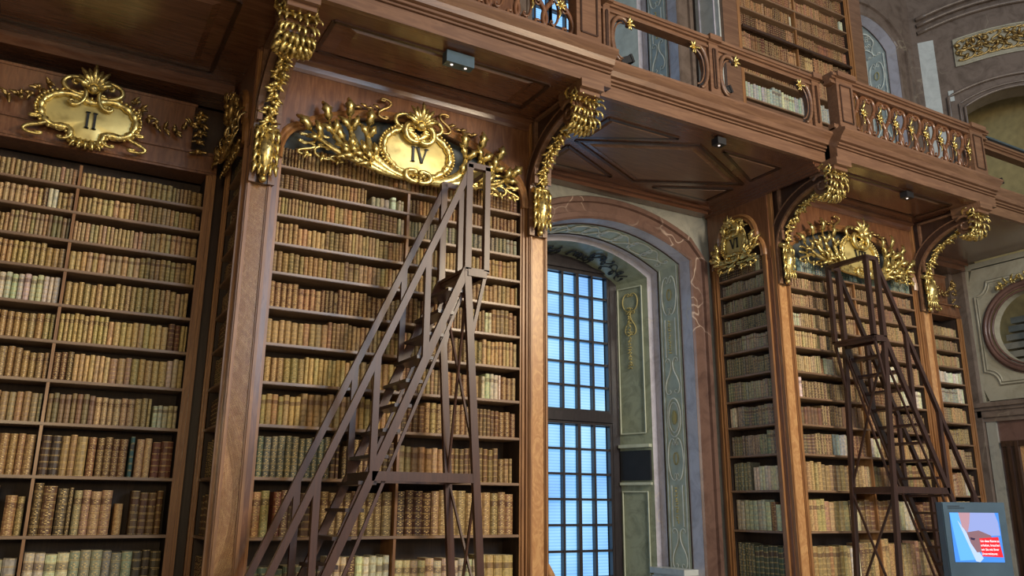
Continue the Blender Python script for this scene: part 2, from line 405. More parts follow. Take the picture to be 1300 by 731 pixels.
# window bays: arched marble wall, splayed reveal, glazing
def arch_pts(cx, hw, zs, rise, n=20):
    R = (hw*hw+rise*rise)/(2*rise); a = math.asin(hw/R)
    return [(cx+R*math.sin(-a+2*a*i/n), zs+rise-R+R*math.cos(-a+2*a*i/n)) for i in range(n+1)]
def window_bay(cx, z0, zs, rise, ztop, hw, x0, x1, wmat='red', Y0=9.25, windows=True, painted='paint', idx=1, hwo=None):
    T = lambda u, v, z: (cx+u, Y0+v, z)
    hwi = hw; A = arch_pts(0, hw, zs, rise)
    # spandrel wall above and beside the arch
    mb = MB(T)
    for s in (0, .0):
        pass
    for v in (.06,):
        mb.box(x0-cx, -hw-.34, v, v+.9, z0, ztop); mb.box(hw+.34, x1-cx, v, v+.9, z0, ztop)
        O = arch_pts(0, hw+.34, zs+.16, rise+.06)
        for i in range(len(O)-1):
            (a, b), (c, d) = O[i], O[i+1]
            P = [(a, v, b), (c, v, d), (c, v, ztop), (a, v, ztop)]
            mb.poly(P); mb.poly([(a, v, b), (a, v+.5, b), (c, v+.5, d), (c, v, d)])
    struct(mb, 'wall_window_%d' % idx, 'grey' if idx == 1 else 'pbrown')
    # moulded marble frame following the opening
    path = [(-hw, z0)]+A+[(hw, z0)]
    mb = MB(T); prof = [(0, -.004), (.03, -.03), (.10, -.03), (.11, -.01), (.24, -.01), (.25, -.06), (.32, -.06), (.34, -.03), (.34, .06)]
    mb.profile(path, prof); struct(mb, 'trim_window_%d' % idx, wmat)
    # reveal in bands of depth
    def band(v0, v1, h0, h1, zo0, zo1, mat, name, parent=None):
        m2 = MB(T)
        P0 = [(-h0, z0)]+[(x*h0/hw, z+zo0) for x, z in A]+[(h0, z0)]; P1 = [(-h1, z0)]+[(x*h1/hw, z+zo1) for x, z in A]+[(h1, z0)]
        m2.strip([(x, v0, z) for x, z in P0], [(x, v1, z) for x, z in P1])
        e = .04
        m2.strip([(x*(1+e), v0, z+e) for x, z in P0], [(x*(1+e), v1, z+e) for x, z in P1])
        return struct(m2, name, mat)
    band(0, .24, hw, hw, 0, 0, 'mauve', 'trim_reveal_outer_%d' % idx)
    band(.24, .76, hw, hw-.0, 0, 0, painted, 'wall_reveal_%d' % idx)
    band(.76, .92, hw, hw, 0, 0, 'mauve', 'trim_reveal_inner_%d' % idx)
    # step
    m2 = MB(T); P0 = [(-hw, z0)]+[(x, z) for x, z in A]+[(hw, z0)]; h1 = hw-.10
    P1 = [(-h1, z0)]+[(x*h1/hw, z-.07) for x, z in A]+[(h1, z0)]
    m2.strip([(x, .92, z) for x, z in P0], [(x, .92, z) for x, z in P1]); struct(m2, 'trim_step_%d' % idx, 'mauve')
    band(.92, 1.55, h1, h1-.2, -.07, -.10, 'olive' if idx == 1 else painted, 'wall_jamb_%d' % idx)
    # dark beads separating the bands
    m2 = MB(T)
    for v in (.24, .76):
        pts = [(x*.995, v, z-.006) for x, z in [(-hw, z0)]+A+[(hw, z0)]]
        m2.sweep(pts, .012, 4)
    struct(m2, 'trim_bead_%d' % idx, 'dark')
    # painted scrollwork (thin raised stucco) on the right jamb and along the vault
    m2 = MB(lambda a, b, c: T(hw-.012-b, a, c)); m3 = MB(m2.T)
    zz = zs-.35; k = 0
    while zz > max(z0, -1.2)+.05:
        if k % 4 == 0:
            for e in (-1, 1): put_scroll(m2, 'C', .5, .5+e*.17, zz-.42, zz+.2, 0, .012, 4)
            m3.sweep([(.5+.05*math.cos(t*PI/5), 0, zz-.1+.09*math.sin(t*PI/5)) for t in range(10)], .01, 4, closed=True)
        elif k % 4 == 1:
            for e in (-1, 1): m2.bar((.5+e*.12, 0, zz-.45), (.5+e*.12, 0, zz+.15), .012, .014)
            garland(m3, [(.5, 0, zz-.4), (.5, 0, zz+.1)], .045, k, out=(0, 1, 0))
        elif k % 4 == 2:
            for e in (-1, 1): put_scroll(m2, 'S', .5+e*.02, .5+e*.16, zz-.4, zz+.16, 0, .012, 4)
        else:
            for r_ in (.12, .155): m2.sweep([(.5+r_*math.cos(t*PI/9), 0, zz-.12+r_*1.9*math.sin(t*PI/9)) for t in range(18)], .012, 4, closed=True)
            m3.ball((.5, 0, zz-.12), .08, 8, 5, (.8, .15, 1.4))
        zz -= .64; k += 1
    for e in (-1, 1): m2.bar((.5+e*.2, 0, z0), (.5+e*.2, 0, zs), .012, .014)
    build(m2, 'jamb_scrollwork', 'scroll', kind='structure'); build(m3, 'jamb_ornament', 'ochre', kind='structure')
    # scrolls along the vault
    m2 = MB(T)
    R = (hw*hw+rise*rise)/(2*rise)
    for q in range(9):
        t = -.8+1.6*q/8
        def onv(a, b):    # a along the arch, b depth
            x = a; return (x, b, zs+rise-R+math.sqrt(R*R-x*x)-.014)
        x_ = t*hw
        P = SC if q % 2 else SS
        for e in (-1, 1):
            pts = [onv(max(-hw*.97, min(hw*.97, x_+(p[1]-.5)*.34)), .5+e*(p[0])*.18) for p in P]
            m2.sweep(pts, .012, 4, up=(0, 0, 1))
    build(m2, 'vault_scrollwork', 'scroll', kind='structure')
    m2 = MB(T); rnd = random.Random(5)
    for q in range(26):
        x_ = rnd.uniform(-.8, .9)*h1; yy = rnd.uniform(1.08, 1.42); P = SC if q % 2 else SS; f = rnd.choice((-1, 1))
        pts = [(max(-1.2, min(1.2, x_+(p[1]-.5)*.22)), yy+f*(p[0]-.5)*.2, 0) for p in P]
        pts = [(a, b, zs+rise-R+math.sqrt(R*R-(a*hw/(h1-.1))**2)-.085-.03*(b-.92)/.63-.012) for a, b, c in pts if abs(a) < h1-.22]
        if len(pts) > 4: m2.sweep(pts, .010, 4, up=(0, 0, 1))
    build(m2, 'vault_fretwork', 'blackscroll' if idx == 1 else 'scroll', kind='structure')
    return T
T1 = window_bay(7.0, H, 3.74, .38, SOF+.5, 1.43, 4.9, 8.95, idx=1)
T2 = window_bay(7.0, 5.05, 9.3, .38, 12, 1.43, 4.9, 9.0, idx=2, wmat='pbrown', painted='paint2')
T3 = window_bay(13.55, 5.05, 9.35, .42, 12, .88, 11.9, 15.3, idx=3, wmat='pbrown', painted='paint2')
# olive jamb: recessed inset panel with dark niche plate and gilt stem ornament
mb = MB(); 
def jx(y): return 7.0+1.33-.2*(y-10.17)/.63
for (z0, z1) in ((-.45, -1.55),):
    pass
mb = MB()
def jpanel(y0, y1, z0, z1, off):
    a = (jx(y0)-off, y0, z0); b = (jx(y1)-off, y1, z0); c = (jx(y1)-off, y1, z1); d = (jx(y0)-off, y0, z1)
    return [a, b, c, d]
def jframe(y0, y1, z0, z1, t=.02, off=.02):
    for (p, q) in (((y0, z0), (y1, z0)), ((y1, z0), (y1, z1)), ((y1, z1), (y0, z1)), ((y0, z1), (y0, z0))):
        mb.bar((jx(p[0])-off, p[0], p[1]), (jx(q[0])-off, q[0], q[1]), t, t, (1, 0, 0))
jframe(10.27, 10.72, 1.15, 3.55); jframe(10.27, 10.72, -1.2, .25)
struct(mb, 'trim_jamb_panel', 'paint')
mb = MB(); mb.v = []; P = jpanel(10.2, 10.74, .42, .88, .03); Q = jpanel(10.2, 10.74, .42, .88, .0)
ia = [mb.vert(p) for p in P]; ib = [mb.vert(p) for p in Q]; mb.face(ia); mb.face(ib[::-1])
for i in range(4): mb.face((ia[i], ib[i], ib[(i+1) % 4], ia[(i+1) % 4]))
tag(build(mb, 'dark_panel', 'blackp'), 'small black square panel set in the green jamb right of window', 'panel')
mb = MB(); mb.bar((jx(10.2)-.03, 10.18, .95), (jx(10.74)-.03, 10.74, .95), .05, .09, (0, 0, 1)); mb.bar((jx(10.2)-.03, 10.18, .37), (jx(10.74)-.03, 10.74, .37), .04, .05, (0, 0, 1)); struct(mb, 'trim_jamb_rail', 'paint')
mb = MB(lambda a, b, c: (jx(a)-.015-b, a, c))
for e in (-1, 1):
    put_scroll(mb, 'C', 10.49, 10.49+e*.14, 3.15, 3.45, 0, .01, 4); put_scroll(mb, 'S', 10.49, 10.49+e*.1, 2.75, 3.15, 0, .01, 4)
garland(mb, [(10.49, 0, 3.2), (10.49, 0, 2.2)], .06, 3, out=(0, 1, 0))
build(mb, 'jamb_ornament', 'ochre', kind='structure')
# plinth under the painted jamb
mb = MB(); mb.box(8.2, 8.46, 9.42, 10.1, -1.6, -.86); mb.box(8.16, 8.46, 9.38, 10.14, -.92, -.84); mb.box(8.18, 8.46, 9.4, 10.12, -.98, -.95); struct(mb, 'trim_plinth', 'pale')

# glazed casements
def casement(cx, xl, xr, z0, z1, cols, rows, Y, root, thick=2):
    fw = .055
    mb = MB()
    mb.box(xl-.07, xl, Y-.05, Y+.05, z0-.06, z1+.06); mb.box(xr, xr+.07, Y-.05, Y+.05, z0-.06, z1+.06)
    mb.box(xl, xr, Y-.05, Y+.05, z0-.06, z0); mb.box(xl, xr, Y-.05, Y+.05, z1, z1+.06)
    build(mb, 'sash_frame', 'winwood', root)
    for i in range(1, cols):
        x = xl+(xr-xl)*i/cols; w = .030 if i == thick else .02
        mb = MB(); mb.box(x-w, x+w, Y-.04, Y+.03, z0, z1); build(mb, 'muntin', 'winwood', root)
    for j in range(1, rows):
        z = z0+(z1-z0)*j/rows
        mb = MB(); mb.box(xl, xr, Y-.035, Y+.03, z-.018, z+.018); build(mb, 'glazing_bar', 'winwood', root)
    for i in range(cols):
        for j in range(rows):
            a = xl+(xr-xl)*i/cols; b = xl+(xr-xl)*(i+1)/cols; c = z0+(z1-z0)*j/rows; d = z0+(z1-z0)*(j+1)/rows
            mb = MB(); mb.box(a+.018, b-.018, Y+.045, Y+.055, c+.016, d-.016); build(mb, 'pane', 'blind', root)
def big_window(n, cx, Y, zt, zm, zb, hw, label):
    root = bpy.data.objects.new('window_%d' % n, None); C.objects.link(root); root.location = (cx, Y, zb); BASE[root.name] = (cx, Y, zb)
    root['kind'] = 'structure'
    for e in (-1, 1):
        xa, xb = (cx-hw, cx-.08) if e < 0 else (cx+.0, cx+hw)
        casement(cx, xa, xb, zm+.12, zt, 4, 6, Y, root); casement(cx, xa, xb, zb, zm-.12, 4, 7, Y, root)
    mb = MB(); mb.box(cx-hw-.05, cx+hw+.05, Y-.09, Y+.05, zm-.07, zm+.07); build(mb, 'transom', 'winwood', root)
    mb = MB(); mb.box(cx-hw-.25, cx-hw-.05, Y-.06, Y+.06, zb, zt+.5); mb.box(cx+hw+.05, cx+hw+.25, Y-.06, Y+.06, zb, zt+.5)
    mb.box(cx-hw-.05, cx+hw+.05, Y-.055, Y+.06, zt+.05, zt+.7); mb.box(cx-hw-.1, cx+hw+.1, Y-.1, Y+.06, zt+.06, zt+.11)
    build(mb, 'window_frame', 'winwood', root)
    return root
big_window(1, 6.78, 10.82, 3.74, 1.39, -1.4, 1.17, '')
big_window(2, 6.90, 10.82, 9.2, 7.2, 5.3, 1.17, '')
big_window(3, 13.5, 10.82, 9.2, 7.2, 5.3, .62, '')
mb = MB(); mb.box(5.2, 8.6, 11.0, 11.1, H, 12); mb.box(12, 15.2, 11.0, 11.1, 5, 12); struct(mb, 'wall_outer', 'dark')

# ------------------------------------------------------------------ bookcases
PAL = dict(
    tan=[(.34, .215, .095), (.40, .26, .12), (.28, .17, .075), (.37, .25, .13)],
    gold_=[(.42, .28, .11), (.36, .23, .09), (.45, .31, .15)],
    brown=[(.20, .105, .048), (.25, .14, .065), (.15, .075, .036), (.30, .175, .085)],
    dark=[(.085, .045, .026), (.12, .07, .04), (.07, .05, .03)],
    red=[(.26, .10, .055), (.20, .08, .045), (.28, .14, .08)],
    grey=[(.20, .185, .14), (.26, .24, .18), (.15, .14, .105), (.30, .28, .22)],
    green=[(.10, .115, .075), (.14, .15, .10), (.17, .17, .12)],
    vellum=[(.62, .58, .44), (.55, .50, .36), (.66, .63, .52), (.50, .48, .38)],
    cream=[(.60, .55, .38), (.52, .48, .32), (.64, .57, .38), (.46, .43, .29)],
    teal=[(.10, .17, .17), (.14, .22, .21), (.08, .13, .15), (.20, .24, .22)],
    greenwhite=[(.40, .46, .40), (.34, .40, .36), (.46, .50, .42), (.30, .36, .33)],
    ured=[(.20, .085, .04), (.26, .12, .06), (.15, .065, .035), (.30, .15, .08)])
WORD = dict(tan='tan calf', gold_='golden-brown', brown='brown leather', dark='dark brown', red='reddish brown', grey='grey-brown', green='dark greenish',
            vellum='creamy white vellum', cream='pale cream', teal='dark teal', greenwhite='greenish white', ured='reddish brown')
BOOKS = []      # (T, u, w, z, h, d, col, style, palette, case, row, v0, lean)
rb = random.Random(42)
WM = [.042, .043, .044, .044, .047, .048, .052, .055, .06, .064, .082, .085]
def row(T, u0, u1, i, z, gap, pal, case, hf=None, wm=None, v0=.035, mix=.12, depth=.22):
    u = u0+.004; wm = wm or WM[i]
    pl = PAL[pal]
    while u < u1-.02:
        run = rb.randint(3, 11); dk = rb.uniform(.62, 1.12); c0 = tuple(x*dk for x in rb.choice(pl)); p = pal
        q = rb.random()
        if q < mix: p = rb.choice(['dark', 'brown', 'tan', 'red', 'vellum'] if pal in ('brown', 'tan', 'gold_', 'ured') else [pal, 'dark', 'cream']); c0 = rb.choice(PAL[p]); run = rb.randint(1, 4)
        hh = (hf or rb.uniform(.70, .86))*gap; ww = wm*rb.uniform(.8, 1.25); st = rb.random()
        for k in range(run):
            w = ww*rb.uniform(.88, 1.14)
            last = u+w*1.45 > u1
            if last:
                w = u1-u-.003
                if w < ww*.45: u = u1; break
            h = hh*rb.uniform(.955, 1.03)
            c = tuple(x*rb.uniform(.86, 1.14) for x in c0)
            BOOKS.append(dict(T=T, u=u, w=w-.0055, z=z, h=min(h, gap-.02), d=depth*rb.uniform(.9, 1.1), c=c, st=st, pal=p, case=case, row=i, v0=v0+rb.uniform(0, .012), lean=0))
            u += w
            if last: u = u1; break
def cabinet(root, T, hw, i0, divs, top, rowspec, case, wm=None, zlow=None, depth=.36, Sx=None, stile=None):
    SS_ = Sx or S
    base = BASE[root.name]
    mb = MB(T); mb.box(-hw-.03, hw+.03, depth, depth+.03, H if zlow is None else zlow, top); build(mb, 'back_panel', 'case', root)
    for e in (-1, 1):
        mb = MB(T); a, b = (hw, hw+.03); 
        if e < 0: a, b = -hw-.03, -hw
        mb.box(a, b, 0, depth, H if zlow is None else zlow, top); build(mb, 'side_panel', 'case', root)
        mb = MB(T)
        f = [(hw+.0, hw+.022, -.012), (hw+.022, hw+.05, -.03), (hw+.05, hw+.064, -.016), (hw+.064, hw+.10, -.045)]
        for a, b, v in f:
            if e < 0: a, b = -b, -a
            mb.box(a, b, v, .01, H if zlow is None else zlow, stile or top)
        build(mb, 'frame_stile', 'frame', root)
    for k in range(i0, len(SS_)):
        mb = MB(T); z = SS_[k]
        mb.box(-hw, hw, 0, depth, z, z+.03); mb.box(-hw, hw, -.008, 0, z+.004, z+.026)
        build(mb, 'shelf', 'shelf', root)
    for k in range(i0, len(SS_)):
        up = SS_[k-1] if k > 0 else top-.1
        if k == i0: up = min(top-.02, up if k > 0 else top-.1)
        if k in divs:
            mb = MB(T); mb.box(-.014, .014, .004, depth, SS_[k]+.03, up); build(mb, 'divider', 'frame', root)
        gap = up-SS_[k]-.03
        if k == i0: gap = min(gap, .30)
        segs = rowspec.get(k, rowspec['*'])
        if isinstance(segs, str): segs = [(-hw, -.016, segs), (.016, hw, segs)] if k in divs else [(-hw, hw, segs)]
        for sg in segs:
            row(T, sg[0], sg[1], k, SS_[k]+.031, gap, sg[2], case, *(sg[3:]), wm=(wm[k] if wm else None)) if len(sg) <= 4 else None
    mb = MB(T)
    if zlow is None:
        mb.box(-hw-.1, hw+.1, -.06, depth, H, SS_[-1]-.25); mb.box(-hw-.12, hw+.12, -.09, 0, SS_[-1]-.30, SS_[-1]-.22)
        mb.box(-hw-.12, hw+.12, -.1, 0, H, H+.15); build(mb, 'base_cupboard', 'frame', root)

def opening(hw, zs, z1, ztop, sh):
    """shouldered arch line of the wide cases, left to right"""
    L = [(-hw, zs-.35), (-hw, zs-.03)]
    for k in range(7):      # concave quarter
        a = PI/2*k/6; L.append((-hw+sh*(1-math.cos(a)), zs+(z1-zs)*math.sin(a)))
    x0 = hw-sh; rise = ztop-z1-.03
    R = (x0*x0+rise*rise)/(2*rise); a0 = math.asin(x0/R)
    A = [(R*math.sin(-a0+2*a0*i/22), z1+.03+rise-R+R*math.cos(-a0+2*a0*i/22)) for i in range(23)]
    return L+A+[(-x, z) for x, z in L[::-1]]
def arch_front(root, T, hw, zs, z1, ztop, sh, wtot, ztotal):
    P = opening(hw+.02, zs, z1, ztop, sh)
    mb = MB(T); core = [p for p in P]
    core = sorted(core[1:-1], key=lambda p: p[0])
    mb.strip([(x, -.02, z) for x, z in core], [(x, -.02, ztotal) for x, z in core])
    mb.strip([(x, .3, z) for x, z in core], [(x, -.02, z) for x, z in core])
    mb.box(-wtot, -hw-.019, -.02, .09, zs-.1, ztotal); mb.box(hw+.019, wtot, -.02, .3, zs-.1, ztotal)
    build(mb, 'veneer_panel', 'ven', root)
    mb = MB(T); mb.profile(P[1:-1], [(-.035, .0), (-.035, -.045), (-.01, -.065), (.015, -.045), (.035, -.065), (.06, -.05), (.07, -.02), (.07, 0)])
    build(mb, 'arch_moulding', 'frame', root)
def outline(kind, n=56):
    o = []
    for i in range(n):
        t = 2*PI*i/n; c, s_ = math.cos(t), math.sin(t)
        if kind == 'kidney':     # II : wide shoulders, narrow notched bottom
            r = 1-.30*math.exp(-((t-PI/2)/.33)**2)-.34*(math.exp(-((t-PI*1.30)/.22)**2)+math.exp(-((t-PI*1.70)/.22)**2))
            x = .44*c*(1+.06*s_)*r; z = .27*s_*r+.03*abs(c)
        elif kind == 'oval':     # IV, VII
            r = 1-.42*math.exp(-((t-PI/2)/.24)**2)-.20*math.exp(-((t-PI*1.5)/.26)**2)
            x = .40*c*r; z = .285*s_*r+.02*abs(c)
        else:
            r = 1+.05*math.sin(2*t); x = .26*c*r; z = .27*s_*r
        o.append((x, z))
    return o
def cartouche(root, T, kind, u, v, z, s_, txt, spray, seed, crest=.26, fret=None, goldm='gold'):
    O = [(u+x*s_, z+zz*s_) for x, zz in outline(kind)]; n = len(O); rnd = random.Random(seed)
    mb = MB(T)
    mb.sweep([(x, v-.05, zz) for x, zz in O], [.038*s_*(1+.25*math.sin(i*2.2)) for i in range(n)], 7, closed=True)
    for i in range(0, n, 1):
        x, zz = O[i]; dx, dz = x-u, zz-z; L = math.hypot(dx, dz)
        mb.ball((x+dx/L*.048*s_, v-.06, zz+dz/L*.048*s_), .019*s_, 6, 4)
    zt = z+.17*s_; zb = z-.27*s_
    if kind == 'kidney':
        for e in (-1, 1):
            put_scroll(mb, 'C', u+e*.20*s_, u+e*.06*s_, z+.12*s_, z+.40*s_, v-.09, .024*s_, 7)
            put_scroll(mb, 'S', u+e*.36*s_, u+e*.56*s_, z-.26*s_, z-.06*s_, v-.06, .022*s_, 6)
            put_scroll(mb, 'C', u+e*.26*s_, u+e*.14*s_, z-.26*s_, z-.13*s_, v-.07, .020*s_, 6)
        for k in range(5): mb.leaf((u+(k-2)*.045, v-.06, z-.22), ((k-2)*.22, -.25, -1), (0, -1, 0), .13, .06, .4)
    else:
        for e in (-1, 1):
            put_scroll(mb, 'C', u+e*.02*s_, u+e*.17*s_, zt-.05*s_, zt+.17*s_, v-.10, .036*s_, 8)
            put_scroll(mb, 'C', u+e*.01*s_, u+e*.15*s_, zb-.08*s_, zb+.05*s_, v-.10, .034*s_, 8)
    cf = build(mb, 'cartouche', goldm, root)
    mb = MB(T); c = mb.vert((u, v-.055, z))
    R1 = [mb.vert((u+(x-u)*.6, v-.05, z+(zz-z)*.6)) for x, zz in O]; R2 = [mb.vert((x, v-.025, zz)) for x, zz in O]
    for i in range(n):
        j = (i+1) % n
        mb.face((c, R1[i], R1[j]), sm=True); mb.face((R1[i], R2[i], R2[j], R1[j]), sm=True)
    build(mb, 'plaque', 'plaq', cf)
    numeral(txt, T, u+.02, v-.06, z-.01, .185*s_, cf)
    mb = MB(T); shell(mb, u, v-.09, z+.32*s_, crest)
    for e in (-1, 1):
        put_scroll(mb, 'C', u+e*.06, u+e*(.06+crest*.8), z+.26*s_, z+.32*s_+crest*.45, v-.07, .026*s_, 6)
    build(mb, 'crest_shell', goldm, cf)
    if spray:
        for e in (-1, 1):
            mb = MB(T)
            for k, (x1, z1, bx, bz, r) in enumerate(spray):
                p0 = (u+e*.10*s_, v-.06, z-.31*s_); pts = bez(p0, (u+e*bx, v-.14, z+bz), (u+e*x1, v-.05, z+z1), 12)
                mb.sweep(pts, [r*(.35+.75*math.sin(PI*min(1, .15+.85*i/12))) for i in range(13)], 6, flat=.7)
                # leaf tips along each stem
                for q in range(6, 13, 4):
                    P = Vector(pts[q]); d = (Vector(pts[q])-Vector(pts[q-1])).normalized()
                    for f in (-1, 1):
                        mb.leaf(tuple(P), d*1.0+Vector((f*d.z, -.25, -f*d.x))*.7, (0, -1, 0), .19*s_*rnd.uniform(.8, 1.15), .085*s_, .6)
                mb.leaf(tuple(pts[-1]), tuple(Vector(pts[-1])-Vector(pts[-3])), (0, -1, 0), .22*s_, .11*s_, .6)
            build(mb, 'acanthus_spray', goldm, cf)
    if fret:
        for e in (-1, 1):
            mb = MB(T)
            for (x0, x1, z0, z1) in fret:
                nx = max(2, int((x1-x0)/.14))
                for i in range(nx):
                    a = x0+(x1-x0)*i/nx; b = x0+(x1-x0)*(i+1)/nx
                    put_scroll(mb, 'C' if i % 2 else 'S', u+e*a, u+e*b, z0, (z0+z1)/2+rnd.uniform(-.02, .02), v-.03, .017, 5)
                    put_scroll(mb, 'S' if i % 2 else 'C', u+e*b, u+e*a, (z0+z1)/2, z1-(z1-z0)*.25*(i/nx), v-.03, .017, 5)
                    mb.ball((u+e*(a+b)/2, v-.05, z0+.02), .024, 6, 4); mb.leaf((u+e*(a+b)/2, v-.04, z0+.03), (e*.3, -.2, -1), (0, -1, 0), .09, .05)
            build(mb, 'fretwork', goldm, cf)
    return cf

SPRAY = [(.58, .20, .66, -.28, .050), (.80, .26, .80, -.34, .048), (1.02, .16, .88, -.36, .040), (1.20, .00, .95, -.30, .032), (.84, -.04, .60, -.34, .030)]
# ---- block pilaster with corner moulding
def pilaster(root, T, u0, u1, z0, z1, mat='pil'):
    mb = MB(T); m = .045
    dp = .09 if u0 < 0 else .3
    mb.box(u0+m, u1-m, -.05, dp, z0, z1); o = build(mb, 'pilaster', mat, root)
    mb = MB(T)
    for a, b in ((u0, u0+m), (u1-m, u1)):
        mb.box(a, b, -.065, dp, z0, z1); mb.box(a+.012, b-.012, -.08, -.06, z0, z1)
    build(mb, 'pilaster_moulding', 'frame', o)
    mb = MB(T); mb.box(u0-.01, u1+.01, -.10, dp, H, H+.35); build(mb, 'pilaster_base', 'frame', o)

def wide_block(cx, name, label, txt, rows, case, seed, goldm, pmat):
    T = Tfront(cx, D); base = (cx, D, H)
    r = thing('bookcase', label, 'bookcase', base)
    cabinet(r, T, 1.43, 0, set(range(1, 12)), 4.25, rows, case, stile=3.50)
    mb = MB(T); mb.box(-1.6, 1.6, .12, .15, 3.62, 4.3); build(mb, 'arch_backing', 'grille', r)
    arch_front(r, T, 1.45, 3.50, 3.86, 4.235, .23, 1.55, SOF)
    pilaster(r, T, -1.77, -1.52, H, SOF-.02, pmat); pilaster(r, T, 1.52, 1.77, H, SOF-.02, pmat)
    mb = MB(T)
    mb.box(1.70, 1.77, .30, 1.24, H, SOF-.01); build(mb, 'side_wall', 'dark', r)
    mb = MB(T); mb.profile([(-1.76, SOF-.10), (1.76, SOF-.10)], [(-.03, 0), (-.03, -.03), (0, -.05), (.05, -.06), (.08, -.10), (.10, -.10), (.10, 0)])
    build(mb, 'top_moulding', 'sof', r)
    cartouche(r, T, 'oval', .02, -.08, 3.80, 1.0, txt, SPRAY, seed, .28, fret=[(.80, 1.32, 3.52, 3.80)], goldm=goldm)
    for e in (-1, 1):      # small scroll sprigs lying on the arch moulding
        mb = MB(T)
        for k in range(5): mb.leaf((e*(.42+.07*k), -.06, 4.27-.012*k), (e, -.2, .25*(-1)**k), (0, -1, 0), .10, .05)
        put_scroll(mb, 'S', e*.30, e*.44, 4.16, 4.40, -.08, .02, 5)
        build(mb, 'arch_sprig', 'goldd', r)
    return r
iv = {'*': 'tan', 0: 'brown', 1: [(-1.42, -.47, 'brown'), (-.42, -.20, 'vellum', .52), (-.19, -.12, 'vellum', .72), (-.11, -.02, 'cream', .6), (.02, 1.42, 'brown')],
      2: [(-1.42, -.1, 'tan'), (-.1, -.02, 'vellum'), (.02, 1.42, 'grey')], 3: 'tan', 4: 'tan', 5: 'brown', 6: 'tan',
      7: [(-1.42, -.02, 'gold_'), (.02, .95, 'tan'), (.97, 1.22, 'vellum'), (1.23, 1.42, 'brown')], 8: [(-1.42, -.02, 'gold_'), (.02, 1.42, 'brown')],
      9: [(-1.42, -.6, 'green', .84), (-.58, -.02, 'brown'), (.02, 1.2, 'tan'), (1.2, 1.38, 'tan', .55)], 10: [(-1.42, -1.25, 'tan', .8), (-1.22, -.02, 'brown', .82), (.02, 1.4, 'tan', .86)],
      11: [(-1.42, -.7, 'green', .6), (-.68, -.02, 'cream', .72), (.02, .95, 'cream', .66), (.96, 1.4, 'tan', .7)]}
bc4 = wide_block(3.22, 'bookcase', 'tall walnut bookcase under the gilt cartouche numbered IV, behind the nearer ladder', 'IV', iv, 'IV', 4, 'gold', 'pil')
vii = {'*': 'brown', 0: 'teal', 1: 'brown', 3: [(-1.42, -1.2, 'vellum', .7), (-1.2, 1.42, 'tan')], 4: [(-1.42, -.5, 'tan'), (-.5, -.3, 'cream'), (-.3, 1.42, 'brown')],
       5: [(-1.42, -.8, 'tan'), (-.8, -.6, 'vellum'), (-.6, .4, 'brown'), (.4, .9, 'vellum'), (.9, 1.42, 'brown')], 6: [(-1.42, .9, 'brown'), (.9, 1.42, 'vellum')],
       8: [(-1.42, -.75, 'brown'), (-.75, -.4, 'greenwhite', .78), (-.38, -.02, 'red'), (.02, .3, 'vellum'), (.3, 1.42, 'tan')],
       9: [(-1.42, 1.42, 'tan')], 10: [(-1.42, -.4, 'gold_'), (-.4, -.3, 'vellum'), (-.3, .5, 'brown'), (.5, .9, 'vellum'), (.9, 1.42, 'brown')],
       11: [(-1.42, -.6, 'gold_'), (-.6, -.4, 'vellum'), (-.4, 1.42, 'tan')]}
bc7 = wide_block(10.64, 'bookcase', 'tall walnut bookcase under the gilt cartouche numbered VII, behind the farther ladder', 'VII', vii, 'VII', 7, 'gold', 'pil')

def flank(T, base, hw, label, txt, rows, case, seed, gm):
    r = thing('bookcase', label, 'bookcase', base)
    cabinet(r, T, hw, 0, set(), 3.98, rows, case, wm=[w*.88 for w in WM], depth=.26, stile=3.62)
    core = opening(hw+.02, 3.62, 3.86, 4.33, .12)
    arch_front(r, T, hw+.02, 3.62, 3.86, 4.30, .13, hw+.17, SOF)
    mb = MB(T); mb.box(-hw-.02, hw+.02, .1, .13, 3.62, 4.35); build(mb, 'arch_backing', 'case', r)
    mb = MB(T)
    for e in (-1, 1):
        a, b = (hw+.10, hw+.17) if e > 0 else (-hw-.17, -hw-.10)
        mb.box(a, b, -.01, .3, H, 3.7)
    build(mb, 'side_post', 'ven', r)
    cartouche(r, T, 'round', 0, -.05, 3.90, .84, txt, [(.34, -.06, .30, -.30, .030), (.40, -.14, .30, -.34, .026)], seed, .17, goldm=gm,
              fret=[(.02, .40, 3.50, 3.66)])
    mb = MB(T); garland(mb, [(-.2, -.08, 4.12), (0, -.10, 4.30), (.2, -.08, 4.12)], .12, seed)
    build(mb, 'flower_crest', gm, r)
    return r
vi = {'*': 'grey', 0: 'dark', 1: 'grey', 5: 'grey', 6: 'grey', 7: [(-.45, -.32, 'vellum', .8), (-.30, .45, 'grey')], 9: [(-.45, -.12, 'green', .84), (-.06, .45, 'vellum', .7)],
      10: [(-.45, .2, 'vellum', .78), (.2, .3, 'red', .74), (.3, .45, 'vellum', .66)], 11: 'green'}
bc6 = flank(Tside(8.62, 8.87), (8.87, 8.62, H), .455, 'narrow bookcase on the flank beside the window under cartouche VI', 'VI', vi, 'VI', 6, 'gold')
bc3 = flank(Tside(8.52, 1.455), (1.455, 8.52, H), .40, 'narrow bookcase in deep shadow between bookcases II and IV', 'III', {'*': 'dark'}, 'III', 3, 'goldd')

